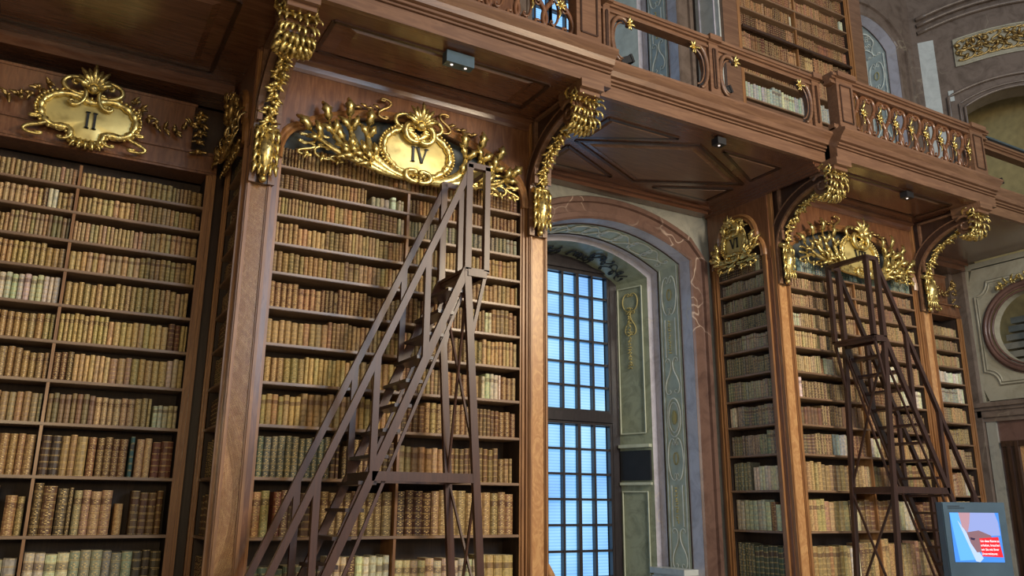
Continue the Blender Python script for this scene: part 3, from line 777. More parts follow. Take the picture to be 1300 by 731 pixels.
def recess_case(cx, label, txt, rows, case, seed, divs):
    T = Tfront(cx, 9.0); r = thing('bookcase', label, 'bookcase', (cx, 9.0, H))
    cabinet(r, T, 1.21, 1, divs, 3.52, rows, case)
    mb = MB(T); mb.box(-1.31, 1.31, -.03, .3, 3.52, 3.66); mb.box(-1.31, 1.31, -.045, 0, 3.545, 3.575); mb.box(-1.31, 1.31, -.02, .3, 3.66, 3.74); mb.box(-1.33, 1.33, -.05, .3, 3.74, 3.77)
    build(mb, 'lintel', 'ven', r)
    mb = MB(T); mb.box(-1.02, 1.02, .0, .3, 3.77, 4.30); mb.box(-1.04, 1.04, -.015, .3, 4.30, 4.33); build(mb, 'attic_panel', 'ven', r)
    gm = 'gold'
    cartouche(r, T, 'kidney', 0, -.08, 3.83, 1.0, txt, None, seed, .27, goldm=gm)
    for e in (-1, 1):
        mb = MB(T)
        garland(mb, bez((e*.40, -.06, 4.16), (e*.78, -.06, 3.72), (e*1.06, -.06, 4.12), 10), .115, seed+1); build(mb, 'flower_garland', 'goldd', r); mb = MB(T)
        garland(mb, [(e*1.08, -.06, 4.20), (e*1.08, -.06, 3.74)], .125, seed+2)
        build(mb, 'flower_drop', 'goldd', r)
    return r
ii = {'*': 'tan', 5: [(-1.2, -.95, 'gold_'), (-.95, -.02, 'vellum', .8), (.02, 1.2, 'gold_')], 4: 'gold_', 6: 'gold_', 7: 'gold_', 8: [(-1.2, -.02, 'tan'), (.02, .95, 'tan'), (.96, 1.2, 'vellum', .6)],
      9: [(-1.2, -.02, 'brown', .84), (.02, .42, 'gold_', .84), (.42, .50, 'red', .84), (.50, .78, 'gold_', .8), (.79, .84, 'teal', .88), (.85, 1.0, 'tan', .82), (1.0, 1.2, 'red', .76)],
      10: [(-1.2, -.25, 'brown', .86), (-.20, -.03, 'tan', .68), (.02, .22, 'brown', .9), (.22, .36, 'dark', .86), (.36, .70, 'tan', .82), (.72, .84, 'gold_', .55), (.86, 1.16, 'brown', .80)],
      11: [(-1.2, -.02, 'cream', .72), (.02, 1.2, 'cream', .80)]}
bc2 = recess_case(0.0, 'tall bookcase at far left under the gilt cartouche numbered II', 'II', ii, 'II', 2, set(range(1, 12)))
bc8 = recess_case(13.62, 'tall bookcase at far right, half hidden behind the farther pilaster', 'VIII', {'*': 'tan', 4: 'vellum', 5: 'vellum', 9: [(.1, .9, 'tan'), (.9, 1.05, 'vellum'), (1.05, 1.2, 'brown')]}, 'VIII', 8, set())

# ---- upper gallery bookcase
US = [9.62, 9.24, 8.89, 8.54, 8.19, 7.84, 7.42, 6.96, 6.50]
T = Tfront(10.65, 8.64); bcu = thing('bookcase', 'walnut bookcase standing on the gallery above bookcase VII', 'bookcase', (10.65, 8.64, 5.1))
ur = {'*': 'ured', 8: 'greenwhite', 7: 'ured', 4: [(-1.36, -.1, 'ured'), (-.1, -.02, 'vellum'), (.02, 1.36, 'ured')], 3: [(-1.36, 1.25, 'ured'), (1.25, 1.36, 'vellum')]}
cabinet(bcu, T, 1.37, 0, set(range(0, 8)), 9.95, ur, 'upper', zlow=5.1, wm=[.044]*7+[.05, .055], Sx=US)
mb = MB(T); mb.box(-1.80, -1.47, -.04, .6, 5.1, 12); mb.box(1.47, 1.80, -.04, .6, 5.1, 12); mb.box(-1.47, 1.47, -.02, .5, 9.95, 12); mb.box(-1.47, 1.47, 0, .4, 5.1, 6.45)
build(mb, 'pilaster', 'fas', bcu)
for z in (7.82,):      # book ledge with loosely stacked volumes
    mb = MB(T); mb.box(-1.37, 1.37, -.05, .0, z-.02, z+.02); build(mb, 'ledge', 'dark', bcu)
mb = MB(); mb.box(8.815, 8.845, 8.66, 9.2, 5.1, 12); r = build(mb, 'side_panel', 'pale', bcu)
mb = MB()
for z0, z1 in ((5.4, 6.9), (7.05, 8.6), (8.75, 10.2)):
    for (p, q) in (((8.76, z0), (9.1, z0)), ((9.1, z0), (9.1, z1)), ((9.1, z1), (8.76, z1)), ((8.76, z1), (8.76, z0))):
        mb.bar((8.81, p[0], p[1]), (8.81, q[0], q[1]), .03, .02, (1, 0, 0))
build(mb, 'side_panel_moulding', 'mauve', r)
# upper block above IV (only its flank edge can show)
mb = MB(); mb.box(1.6, 4.9, 8.64, 9.3, 5.1, 12); struct(mb, 'wall_upper_left', 'ven')

# ------------------------------------------------------------------ books
def book_mesh(mb, b, detail, local=False):
    w, h, d, c, st = b['w'], b['h'], b['d'], b['c'], b['st']
    if local: u0, z0, v0 = -w/2, 0, 0
    else: u0, z0, v0 = b['u'], b['z'], b['v0']
    r = min(.022, w*.36)
    prof = [(0, r), (.18*w, r*.3), (.5*w, 0), (.82*w, r*.3), (w, r)]
    col = (*c, st)
    if detail:
        ts = [0]
        for k in range(1, 6):
            t = k/6; e = .011
            ts += [(t-e, 0), (t-e*.5, 1), (t+e*.5, 1), (t+e, 0)]
        ts = [(0, 0)]+[x for x in ts if isinstance(x, tuple)]+[(1, 0)]
    else: ts = [(0, 0), (1, 0)]
    rb_ = .0045
    G = [[mb.vert((u0+a, v0+bb-(rb_ if on else 0), z0+t*h)) for a, bb in prof] for t, on in ts]
    for i in range(len(ts)-1):
        t0, t1 = ts[i][0], ts[i+1][0]
        for j in range(4):
            a0, a1 = prof[j][0]/w, prof[j+1][0]/w
            mb.face((G[i][j], G[i][j+1], G[i+1][j+1], G[i+1][j]), col=col, uv=[(a0, t0), (a1, t0), (a1, t1), (a0, t1)])
    B = [mb.vert((u0, v0+d, z0)), mb.vert((u0+w, v0+d, z0)), mb.vert((u0+w, v0+d, z0+h)), mb.vert((u0, v0+d, z0+h))]
    g0, g1 = G[0], G[-1]
    mb.face((g0[4], B[1], B[2], g1[4]), col=col); mb.face((B[0], g0[0], g1[0], B[3]), col=col)
    pc = (.45, .38, .24, 1)
    mb.face((g1[0], g1[1], g1[2], g1[3], g1[4], B[2], B[3]), col=pc)
    if detail: mb.face((g0[4], g0[3], g0[2], g0[1], g0[0], B[0], B[1]), col=col); mb.face((B[1], B[0], B[3], B[2]), col=col)
def projpx(P):
    P = Vector(P); dd = P.dot(_f)
    return (650+FPX*P.dot(_R)/dd, 365.5-FPX*P.dot(_U)/dd, dd) if dd > .1 else (-1e4, 0, 1)
cand = []
for b in BOOKS:
    P = projpx(b['T'](b['u']+b['w']/2, 0, b['z']+b['h']/2)); b['px'] = P
    if P[0] < -60 or P[1] < -60 or P[0] > 1360 or P[1] > 790: b['out'] = 1; continue
    if b['case'] == 'VIII' and b['u'] < -.1: b['out'] = 1; continue
    b['out'] = 0
    P0 = projpx(b['T'](b['u'], 0, b['z'])); P1 = projpx(b['T'](b['u']+b['w'], 0, b['z']))
    b['area'] = abs(P1[0]-P0[0])*b['h']/P[2]*FPX
    inn = -3 < P[0] < 1303 and P[1]+b['h']/P[2]*FPX*-.4 < 728 and P[1] > 0
    if inn and b['case'] not in ('III',): cand.append(b)
cand.sort(key=lambda b: -b['area'])
sel = set(id(b) for b in cand[:300])
ORD = ['', 'first', 'second', 'third', 'fourth', 'fifth', 'sixth', 'seventh', 'eighth', 'ninth', 'tenth', 'eleventh', 'twelfth', 'thirteenth', 'fourteenth', 'fifteenth', 'sixteenth', 'seventeenth', 'eighteenth', 'nineteenth', 'twentieth', 'twenty-first', 'twenty-second', 'twenty-third', 'twenty-fourth', 'twenty-fifth', 'twenty-sixth', 'twenty-seventh', 'twenty-eighth', 'twenty-ninth', 'thirtieth', 'thirty-first', 'thirty-second', 'thirty-third', 'thirty-fourth', 'thirty-fifth']
ROWN = {11: 'lowest visible shelf', 10: 'second lowest shelf', 9: 'third lowest shelf', 8: 'fourth lowest shelf', 7: 'fifth lowest shelf', 6: 'sixth lowest shelf', 5: 'seventh lowest shelf', 4: 'eighth lowest shelf', 3:'ninth lowest shelf', 2:'tenth lowest shelf', 1: 'top shelf', 0: 'top shelf'}
halves = {}
for b in BOOKS:
    side = 'left' if b['u']+b['w']/2 < 0 else 'right'
    b['side'] = side
    if b['out']: continue
    if b['case'] == 'II' and side == 'left' and b['px'][0] < -3: continue
    halves.setdefault((b['case'], b['row'], side if b['case'] in ('II', 'IV', 'VII', 'upper') else 'all'), []).append(b)
for k, L in halves.items():
    L.sort(key=lambda b: b['u'])
    for i, b in enumerate(L):
        n = len(L); fromdiv = (k[2] == 'right')
        # count outward from the divider, or inward from the outer end, whichever is shorter
        a_left, a_right = i+1, n-i
        w = WORD[b['pal']]; ht = 'tall ' if b['h'] > .40 else ('short ' if b['h'] < .2 else '')
        thick = 'thick ' if b['w'] > .085 else ''
        rw = ROWN.get(b['row'], 'shelf')
        if k[2] == 'right':
            pos = ('%s right of divider' % ORD[min(a_left, 35)]) if a_left <= a_right else ('%s from right end' % ORD[min(a_right, 35)])
        elif k[2] == 'left':
            pos = ('%s left of divider' % ORD[min(a_right, 35)]) if a_right <= a_left else ('%s from left %s' % (ORD[min(a_left, 35)], 'edge' if b['case'] == 'II' else 'end'))
        else: pos = ('%s from left end' % ORD[min(a_left, 35)]) if a_left <= a_right else ('%s from right end' % ORD[min(a_right, 35)])
        b['label'] = '%s%s%s book, %s, %s of %s' % (ht, thick, w, pos, rw, 'bookcase '+b['case'])
        b['group'] = 'books on the %s of bookcase %s' % (rw, b['case'])
mb = MB(); 
for b in BOOKS:
    if b['out']: continue
    if id(b) in sel:
        m2 = MB(); 
        p = b['T'](b['u']+b['w']/2, b['v0'], b['z'])
        T0 = b['T']; o0 = T0(0, 0, 0); ux = Vector(T0(1, 0, 0))-Vector(o0); vx = Vector(T0(0, 1, 0))-Vector(o0)
        m2.T = lambda u, v, z, ux=ux, vx=vx: tuple(ux*u+vx*v+Vector((0, 0, z)))
        book_mesh(m2, b, True, local=True)
        o = build(m2, 'book', 'book', base=None)
        o.location = p
        tag(o, b['label'], 'book', b['group'])
    else:
        mb.T = b['T']; book_mesh(mb, b, False)
o = build(mb, 'books', 'book'); tag(o, 'rows of small leather and vellum bound books filling the upper shelves', 'books', kind='stuff')

# ------------------------------------------------------------------ gallery
YF, YM = 6.76, 6.96
gal = thing('gallery', 'long walnut gallery with moulded fascia and pierced balustrade above the bookcases', 'gallery', (7.0, 8.0, SOF))
SEG = [(-3.0, 1.25, YM), (1.25, 5.12, YF), (5.12, 8.93, YM), (8.93, 12.62, YF), (12.62, 15.15, YM)]
PROF = [(0, SOF), (0, 4.78), (.016, 4.78), (.016, 4.79), (-.02, 4.79), (-.02, 4.812), (-.004, 4.812), (-.004, 4.82), (-.045, 4.825), (-.045, 4.852), (-.028, 4.852), (-.028, 4.862), (-.075, 4.872), (-.10, 4.93), (-.145, 4.975), (-.165, 5.0), (-.165, 5.03), (-.13, 5.045), (-.06, 5.06), (.12, 5.06)]
for x0, x1, yf in SEG:
    mb = MB()
    A = [mb.vert((x0, yf+a, z)) for a, z in PROF]; B = [mb.vert((x1, yf+a, z)) for a, z in PROF]
    for i in range(len(PROF)-1): mb.face((A[i], B[i], B[i+1], A[i+1]))
    mb.face(A[::-1]+[mb.vert((x0, yf+.12, SOF))]); mb.face(B+[mb.vert((x1, yf+.12, SOF))])
    mb.poly([(x0, yf, SOF-.003), (x1, yf, SOF-.003), (x1, yf+.06, SOF-.003), (x0, yf+.06, SOF-.003)])
    build(mb, 'fascia', 'fas', gal)
    mb = MB(); mb.box(x0, x1, yf+.0, yf+.10, 5.06, 5.15); mb.box(x0, x1, yf-.02, yf+.12, 5.06, 5.085); build(mb, 'bottom_rail', 'fas', gal)
    mb = MB(); mb.box(x0, x1, yf-.02, yf+.12, 5.77, 5.80); mb.box(x0, x1, yf-.0, yf+.10, 5.80, 5.84); mb.box(x0, x1, yf-.035, yf+.13, 5.84, 5.87); mb.box(x0, x1, yf-.06, yf+.15, 5.87, 5.91); mb.box(x0, x1, yf-.04, yf+.13, 5.91, 5.925)
    build(mb, 'hand_rail', 'fas', gal)
mb = MB(); mb.box(-3.0, 15.15, YM+.02, 9.3, SOF, SOF+.06); mb.box(1.27, 5.10, YF+.02, YM+.02, SOF, SOF+.06); mb.box(8.95, 12.60, YF+.02, YM+.02, SOF, SOF+.06)
build(mb, 'soffit', 'sof', gal)
mb = MB(); mb.box(-3.0, 15.15, YM+.1, 9.3, 5.0, 5.06); build(mb, 'gallery_floor', 'dark', gal)
def soffit_panel(pts, w=.045, inner=True):
    mb = MB(); n = len(pts)
    for i in range(n):
        a, b = pts[i], pts[(i+1) % n]
        mb.bar((a[0], a[1], SOF-.008), (b[0], b[1], SOF-.008), w, .022, (0, 0, 1)) if False else None
        d = Vector((b[0]-a[0], b[1]-a[1], 0)); 
        mb.bar((a[0], a[1], SOF-.006), (b[0], b[1], SOF-.006), w, .02, tuple(d.cross(Vector((0, 0, 1)))))
    o = build(mb, 'panel_moulding', 'groove', gal)
    cx = sum(p[0] for p in pts)/n; cy = sum(p[1] for p in pts)/n; mb = MB()
    q = [(cx+(x-cx)*.80, cy+(y-cy)*.80) for x, y in pts]; q2 = [(cx+(x-cx)*.86, cy+(y-cy)*.86) for x, y in pts]
    A = [mb.vert((x, y, SOF-.022)) for x, y in q]; B = [mb.vert((x, y, SOF)) for x, y in q2]
    mb.face(A)
    for i in range(n): mb.face((A[i], B[i], B[(i+1) % n], A[(i+1) % n]))
    build(mb, 'soffit_panel', 'fas' if inner else 'sof', gal)
for mx in (0,):
    soffit_panel([(5.54, 8.10), (7.02, 7.39), (8.49, 8.09), (7.02, 8.81)])
    soffit_panel([(5.54, 7.96), (5.54, 7.37), (6.65, 7.37)]); soffit_panel([(7.42, 7.37), (8.49, 7.37), (8.49, 7.93)])
    soffit_panel([(5.54, 8.28), (5.54, 8.84), (6.65, 8.84)]); soffit_panel([(7.42, 8.84), (8.49, 8.84), (8.49, 8.30)])
for c in (3.22, 10.64): soffit_panel([(c-1.25, 7.05), (c+1.25, 7.05), (c+1.25, 7.68), (c-1.25, 7.68)], inner=False)
soffit_panel([(-1.1, 7.2), (1.1, 7.2), (1.1, 8.7), (-1.1, 8.7)], inner=False)
mb = MB()     # cornice mouldings along the flank tops of the window bay
for x, s_ in ((8.86, -1), (4.98, 1)):
    for k, (o_, z) in enumerate(((.0, .12), (.035, .09), (.07, .06), (.10, .03))):
        a, b = sorted((x+s_*o_, x+s_*(o_+.04))); mb.box(a, b, 7.0, 9.25, SOF-z-.005, SOF)
mb.box(5.1, 8.76, 9.12, 9.3, SOF-.10, SOF); mb.box(5.1, 8.76, 9.05, 9.12, SOF-.05, SOF)
build(mb, 'bay_cornice', 'sof', gal)
mb = MB(); mb.box(12.46, 15.1, 8.85, 9.3, SOF-.16, SOF); mb.box(12.46, 15.1, 8.78, 8.9, SOF-.07, SOF); build(mb, 'recess_cornice', 'sof', gal); mb = MB(); mb.box(-1.4, 1.4, 8.9, 9.3, SOF-.14, SOF); build(mb, 'recess_cornice', 'sof', gal)
def gpier(x0, x1, yf):
    mb = MB(); mb.box(x0, x1, yf-.03, yf+.14, 5.06, 5.93); mb.box(x0-.02, x1+.02, yf-.09, yf+.16, 5.86, 5.94); mb.box(x0-.01, x1+.01, yf-.05, yf+.15, 5.06, 5.12)
    o = build(mb, 'pier', 'fas', gal)
    mb = MB(); a, b = x0+.06, x1-.06
    for (p, q) in (((a, 5.20), (b, 5.20)), ((b, 5.20), (b, 5.76)), ((b, 5.76), (a, 5.76)), ((a, 5.76), (a, 5.20))):
        mb.bar((p[0], yf-.035, p[1]), (q[0], yf-.035, q[1]), .018, .018)
    build(mb, 'pier_panel', 'groove', o)
for x0, x1, yf in ((4.64, 4.98, YF), (9.02, 9.36, YF), (12.14, 12.48, YF), (1.40, 1.72, YF), (8.76, 8.90, YM), (5.16, 5.26, YM), (6.84, 7.0, YM)): gpier(x0, x1, yf)
# open sections over the window: large gilt tipped C scrolls
Tm = lambda u, v, z: (u, YM+.05+v, z)
for x, e in ((5.27, 1), (6.83, -1), (7.01, 1), (8.75, -1)):
    mb = MB(Tm)
    mb.prism([(x, 5.16), (x+e*.12, 5.16), (x+e*.05, 5.30), (x+e*.03, 5.45), (x+e*.06, 5.62), (x+e*.16, 5.74), (x+e*.30, 5.77), (x, 5.77)], -.04, .05)
    pts = [(x+e*(.16+.13*math.sin(t)-.13*0+.10*(t/PI)), -.05, 5.46-.27*math.cos(t)) for t in [PI*i/12 for i in range(13)]]
    pts = [(x+e*(.15-.13*math.sin(PI*i/12)), -.06, 5.45-.29*math.cos(PI*i/12)) for i in range(13)]
    pts += [(x+e*(.15+.07*math.sin(k*.6)*(1-k*.09)+.02*k), -.06, 5.70+.05*math.cos(k*.6)) for k in range(1, 9)]
    mb.sweep(pts, [.022+.008*math.sin(PI*i/len(pts)) for i in range(len(pts))], 6)
    mb.sweep([(p[0]+e*.045, -.045, 5.45+(p[2]-5.45)*.84) for p in pts[:13]], .012, 5)
    o = build(mb, 'scroll_bracket', 'fas', gal)
    mb = MB(Tm)
    for k in range(6): mb.leaf((x+e*.26, -.07, 5.68), (e*math.cos(k)*.6+e*.3, -.3, math.sin(k)-.3), (0, -1, 0), .10, .05)
    build(mb, 'gilt_leaf', 'gold', o)
def balusters(xs, w, yf):
    T = lambda u, v, z: (u, yf+.05+v, z)
    for i, x in enumerate(xs):
        mb = MB(T)
        put_scroll(mb, 'S', x-w*.08, x-w*.56, 5.15, 5.77, 0, .030, 6); put_scroll(mb, 'S', x+w*.08, x+w*.56, 5.15, 5.77, 0, .030, 6)
        put_scroll(mb, 'C', x-w*.30, x-w*.02, 5.20, 5.52, -.02, .016, 5); put_scroll(mb, 'C', x+w*.30, x+w*.02, 5.40, 5.72, -.02, .016, 5)
        o = build(mb, 'baluster', 'ven', gal)
        mb = MB(T)
        for k in range(7): a = k*2*PI/7; mb.leaf((x+w*.02, -.03, 5.47), (math.cos(a), -.35, math.sin(a)), (0, -1, 0), .085, .05)
        mb.ball((x+w*.02, -.07, 5.47), .028, 6, 4)
        for e in (-1, 1): mb.leaf((x, -.03, 5.47+e*.05), (.2*e, -.2, e), (0, -1, 0), .16, .045)
        build(mb, 'rosette', 'gold', o)
balusters([9.58+.355*i for i in range(8)], .36, YF)
balusters([1.95+.355*i for i in range(8)], .36, YF)
mb = MB()      # cast railing of the far section
T = lambda u, v, z: (u, YM+.05+v, z)
mb = MB(T); put_scroll(mb, 'C', 12.95, 12.68, 5.30, 5.74, 0, .022, 6); put_scroll(mb, 'S', 12.66, 12.84, 5.15, 5.5, 0, .02, 6); build(mb, 'scroll_bracket', 'fas', gal)
mb = MB(); mb.box(12.7, 15.15, YM-.09, YM+.02, 5.93, 5.96); build(mb, 'rail_capping', 'steel', gal)

# small fittings on and under the gallery
def downlight(x, y, label, w=.32, big=True):
    r = thing('spotlight', label, 'lamp', (x, y, SOF), 'spotlights under the gallery')
    mb = MB()
    if big: mb.box(x-w/2, x+w/2, y-.05, y+.06, SOF-.15, SOF-.02)
    else: mb.box(x-w/2, x+w/2, y-.06, y+.06, SOF-.11, SOF-.02)
    mb.box(x-.03, x+.03, y-.02, y+.04, SOF-.03, SOF)
    build(mb, 'housing', 'steel' if big else 'blackp', r)
    for e in ((-1, 1) if big else (0,)):
        mb = MB(); mb.ball((x+e*w*.25, y, SOF-(.152 if big else .112)), .016, 10, 6, (1, 1, .5)); build(mb, 'bulb', 'bulb', r)
    l = bpy.data.lights.new('spot', 'SPOT'); l.energy = 9 if big else 6; l.color = (1, .86, .66); l.spot_size = 2.2; l.spot_blend = .8; l.shadow_soft_size = .05
    o = bpy.data.objects.new('spot_beam', l); C.objects.link(o); o.location = (x, y, SOF-.22)
    o.rotation_euler = (Vector((x, 8.4, 1.5))-Vector((x, y, SOF-.2))).to_track_quat('-Z', 'Y').to_euler()
downlight(3.30, 6.98, 'grey double spotlight under the gallery in front of bookcase IV')
downlight(7.08, 7.10, 'small dark spotlight under the gallery at the window bay panels', .14, False)
downlight(10.8, 7.05, 'small dark spotlight under the gallery in front of bookcase VII', .16, False)
def floodlight(x, y, label):
    r = thing('floodlight', label, 'lamp', (x, y, 5.06), 'floodlights on the gallery')
    mb = MB(); mb.box(x-.015, x+.015, y-.015, y+.015, 5.06, 5.42); build(mb, 'stand', 'blackp', r)
    mb = MB(); mb.bar((x-.07, y, 5.42), (x+.08, y, 5.50), .10, .09); mb.bar((x+.08, y, 5.50), (x+.11, y, 5.515), .12, .11); build(mb, 'lamp_head', 'blackp', r)
floodlight(5.78, 7.35, 'black floodlight seen through the left opening of the gallery railing')
floodlight(7.42, 7.3, 'black floodlight beside the middle post of the gallery railing')
floodlight(13.75, 7.3, 'black floodlight on the gallery at the right edge of the photo')

# ------------------------------------------------------------------ console brackets
def bracket(x0, x1, label, seed, gm):
    xm = (x0+x1)/2; w = x1-x0; r = thing('console_bracket', label, 'bracket', (xm, 7.9, 3.2))
    arc = [(7.90, 3.12), (7.90, 3.45)]+[(6.98+.92*math.cos(a), 3.62+.74*math.sin(a)) for a in [PI/2*k/14 for k in range(0, 14)]]+[(6.92, 4.37)]
    mb = MB(); mb.prism(arc+[(6.92, SOF-.005), (7.96, SOF-.005), (7.96, 3.12)], x0+.05, x1-.05, 'x'); ms = mb
    mb = MB()
    for e in (0, 1):
        a, b = (x0, x0+.06) if e == 0 else (x1-.06, x1)
        inner = [(y+.0, z) for y, z in arc]; outer = [(y+(.10 if z < 3.7 else .10*(y-6.9)), z+(.0 if z < 3.7 else .11)) for y, z in arc]
        A = inner+outer[::-1]
        n = len(inner)
        for i in range(n-1):
            q = [inner[i], inner[i+1], outer[i+1], outer[i]]
            ms.prism(q, a+.004, b-.004, 'x')
            mb.bar((a+.03, *inner[i]), (a+.03, *inner[i+1]), .066, .03, (1, 0, 0)); mb.bar((a+.03, *outer[i]), (a+.03, *outer[i+1]), .066, .018, (1, 0, 0))
        # straight triangular moulding into the corner
        mb.bar((a+.03, 7.80, 3.75), (a+.03, 7.80, SOF-.05), .05, .035, (1, 0, 0)); mb.bar((a+.03, 7.80, SOF-.06), (a+.03, 7.05, SOF-.06), .05, .035, (1, 0, 0))
        sp = [(a+(-.015 if e == 0 else .075), 7.02+(.155-.011*k)*math.cos(k*.62+.6), 4.33+(.155-.011*k)*math.sin(k*.62+.6)) for k in range(0, 13)]
        mb.sweep(sp, [.026-.001*k for k in range(13)], 6, up=(1, 0, 0))
    mb.prism([(7.02+.15*math.cos(2*PI*k/14), 4.33+.15*math.sin(2*PI*k/14)) for k in range(14)], x0+.01, x1-.01, 'x')
    build(mb, 'scroll_frame', 'fas', r); build(ms, 'spandrel', 'dark', r)
    mb = MB(); mb.box(x0-.03, x1+.03, 6.72, 7.2, 4.52, SOF); mb.box(x0-.015, x1+.015, 6.78, 7.2, 4.47, 4.52); build(mb, 'cap', 'fas', r)
    # gilt acanthus wrapping the volute
    rnd = random.Random(seed); mb = MB(); c = Vector((xm, 7.02, 4.33))
    for k in range(7):
        u_ = x0+.005+(w-.01)*k/6
        for q in range(7):
            a0 = 1.5+q*.52; L = .17-.008*q
            p = Vector((u_, 7.02+.15*math.cos(a0), 4.33+.16*math.sin(a0))); t = Vector(((k-3)*.12+rnd.uniform(-.1, .1), -math.sin(a0), math.cos(a0))); nrm = Vector(((k-3)*.25, math.cos(a0), math.sin(a0)))
            mb.leaf(tuple(p), tuple(t+nrm*rnd.uniform(.0, .45)), tuple(nrm), L*rnd.uniform(.8, 1.15), w*.27, .55)
    for e in (-1, 1):
        for k in range(5): mb.leaf((xm+e*w*.42, 6.98, 4.46-.06*k), (e*.35, -.9, .6-.35*k), (e, -.4, 0), .15, .06, .5)
    for k in range(5): mb.leaf((xm+(k-2)*w*.2, 6.93, 4.44), ((k-2)*.25, -.5, .9), (0, -1, 0), .16, .065, .6)
    build(mb, 'acanthus_leaf', gm, r)
    mb = MB(); path = [(xm, y-.03, z-.02) for y, z in arc[2:]][::-1]
    garland(mb, path[1:], w*.52, seed+1, step=.062, out=(0, -.75, -.55), spread=1.0); build(mb, 'husk_garland', gm, r)
    mb = MB()
    for k in range(5):
        for j in range(4): mb.leaf((xm+(k-2)*w*.17, 7.83, 3.70-.12*j), ((k-2)*.10, -.12, -1), (0, -1, 0), .17, w*.26, .4)
    put = [(xm, 7.84, 3.62), (xm, 7.80, 3.45), (xm, 7.82, 3.3), (xm, 7.86, 3.17)]
    mb.sweep(put, [w*.30, w*.34, w*.24, w*.12], 8); mb.ball((xm, 7.85, 3.15), w*.16, 8, 5)
    mb.sweep([(x0+.01, 7.84, 3.68), (x1-.01, 7.84, 3.68)], .035, 6, up=(0, 0, 1))
    build(mb, 'pendant', gm, r)
bracket(1.46, 1.71, 'gilt-tipped walnut console bracket between bookcases II and IV', 11, 'gold')
bracket(4.72, 4.96, 'gilt-tipped walnut console bracket between bookcase IV and the window', 12, 'gold')
bracket(8.88, 9.12, 'gilt-tipped walnut console bracket between bookcases VI and VII', 13, 'gold')
bracket(12.14, 12.40, 'gilt-tipped walnut console bracket right of bookcase VII', 14, 'gold')

# ------------------------------------------------------------------ library ladders
def ladder(E, Yn, Yf, s, sl, label, mat, h=2.32, rails=3.43, skew=0.0, zr=.0):
    r = thing('library_ladder', label, 'ladder', (E, (Yn+Yf)/2, H), 'library ladders')
    def part(name, fn, mt=mat):
        mb = MB(); fn(mb); return build(mb, name, mt, r)
    dxs = (h-H)/sl; X = lambda z: E+s*(h-z)/sl
    Xr = lambda z: E+s*(-.03+(rails-z)/(sl-.03))
    oX = E-s*.21
    for Y in (Yn, Yf):
        part('stringer', lambda m: m.bar((E, Y, h), (X(H), Y, H), .045, .075, (0, 1, 0)))
        part('truss_rod', lambda m: m.bar((E-s*.0, Y+(.05 if Y == Yn else -.05), h-.22), (X(H)+s*-.20, Y, H+.02), .022, .03, (0, 1, 0)))
        part('hand_rail', lambda m: m.bar((Xr(rails), Y, rails), (Xr(-.85), Y, -.85), .05, .062, (0, 1, 0)))
        for zb in (1.35, .27, -.85):
            xx = X(zb); zt = rails-(xx-(E-s*.03))*s*(sl-.03) if False else None
            zt = rails-abs(xx-(E-s*.03))*(sl-.03)
            part('rail_post', lambda m: m.box(xx-.03, xx+.03, Y-.022, Y+.022, zb, zt))
        part('platform_post', lambda m: m.box(E-.035, E+.035, Y-.03, Y+.03, h-.02, rails+.01))
        part('platform_post', lambda m: m.box(oX-.03, oX+.03, Y-.03, Y+.03, h-.02, rails+.01))
        part('platform_rail', lambda m: m.bar((E+s*.02, Y, rails), (oX-s*.03, Y, rails), .06, .06, (0, 1, 0)))
        part('leg', lambda m: m.bar((E, Y, h-.02), (E-s*.27, Y, H), .05, .075, (0, 1, 0)))
        lx = E-s*.27*(h-.26)/(h-H)
        part('side_beam', lambda m: m.bar((X(.26), Y, .26), (lx, Y, .26), .045, .085, (0, 1, 0)))
        part('strut', lambda m: m.bar((oX, Y, h-.03), (E-s*.05, Y, 1.55), .03, .035, (0, 1, 0)))
    part('guard_rail', lambda m: m.bar((oX, Yn, rails), (oX, Yf, rails), .06, .06, (1, 0, 0)))
    part('platform', lambda m: (m.box(min(E+s*.03, oX-s*.03), max(E+s*.03, oX-s*.03), Yn-.03, Yf+.03, h-.035, h), m.bar((E, Yn, h-.05), (E, Yf, h-.05), .04, .07, (1, 0, 0)), m.bar((oX, Yn, h-.05), (oX, Yf, h-.05), .04, .07, (1, 0, 0)),
                               m.bar((E, Yn-.02, h-.05), (oX, Yn-.02, h-.05), .03, .07, (0, 1, 0))))
    z = h-.24
    while z > H+.1:
        xx = X(z)
        part('tread', lambda m: m.box(xx-.085, xx+.085, Yn+.015, Yf-.015, z-.016, z+.016), 'lad2')
        z -= .235
    lx = E-s*.27*(h-.26)/(h-H); lb = E-s*.27
    part('cross_beam', lambda m: m.bar((lx, Yn, .26), (lx, Yf, .26), .04, .08, (1, 0, 0)))
    part('cross_beam', lambda m: m.bar((X(.26), Yn, .26), (X(.26), Yf, .26), .04, .08, (1, 0, 0)))
    for (za, zb, xa, xb) in ((h-.1, .30, E-s*.01, lx), (.22, -1.2, lx, lb)):
        part('cross_brace', lambda m: m.bar((xa, Yn, za), (xb, Yf, zb), .02, .028, (1, 0, 0)))
        part('cross_brace', lambda m: m.bar((xa-s*.02, Yf, za), (xb-s*.02, Yn, zb), .02, .028, (1, 0, 0)))
    for xx in (X(H+.05), lb):
        for Y in (Yn, Yf):
            mb = MB(); mb.ball((xx, Y, H+.045), .045, 10, 6, (1, .5, 1)); build(mb, 'caster', 'blackp', r)
    return r
ladder(3.50, 7.08, 7.70, -1, 2.29, 'reddish-brown rolling library ladder in front of bookcase IV', 'lad')
ladder(9.93, 7.08, 7.72, 1, 2.02, 'dark brown rolling library ladder in front of bookcase VII', 'lad2')

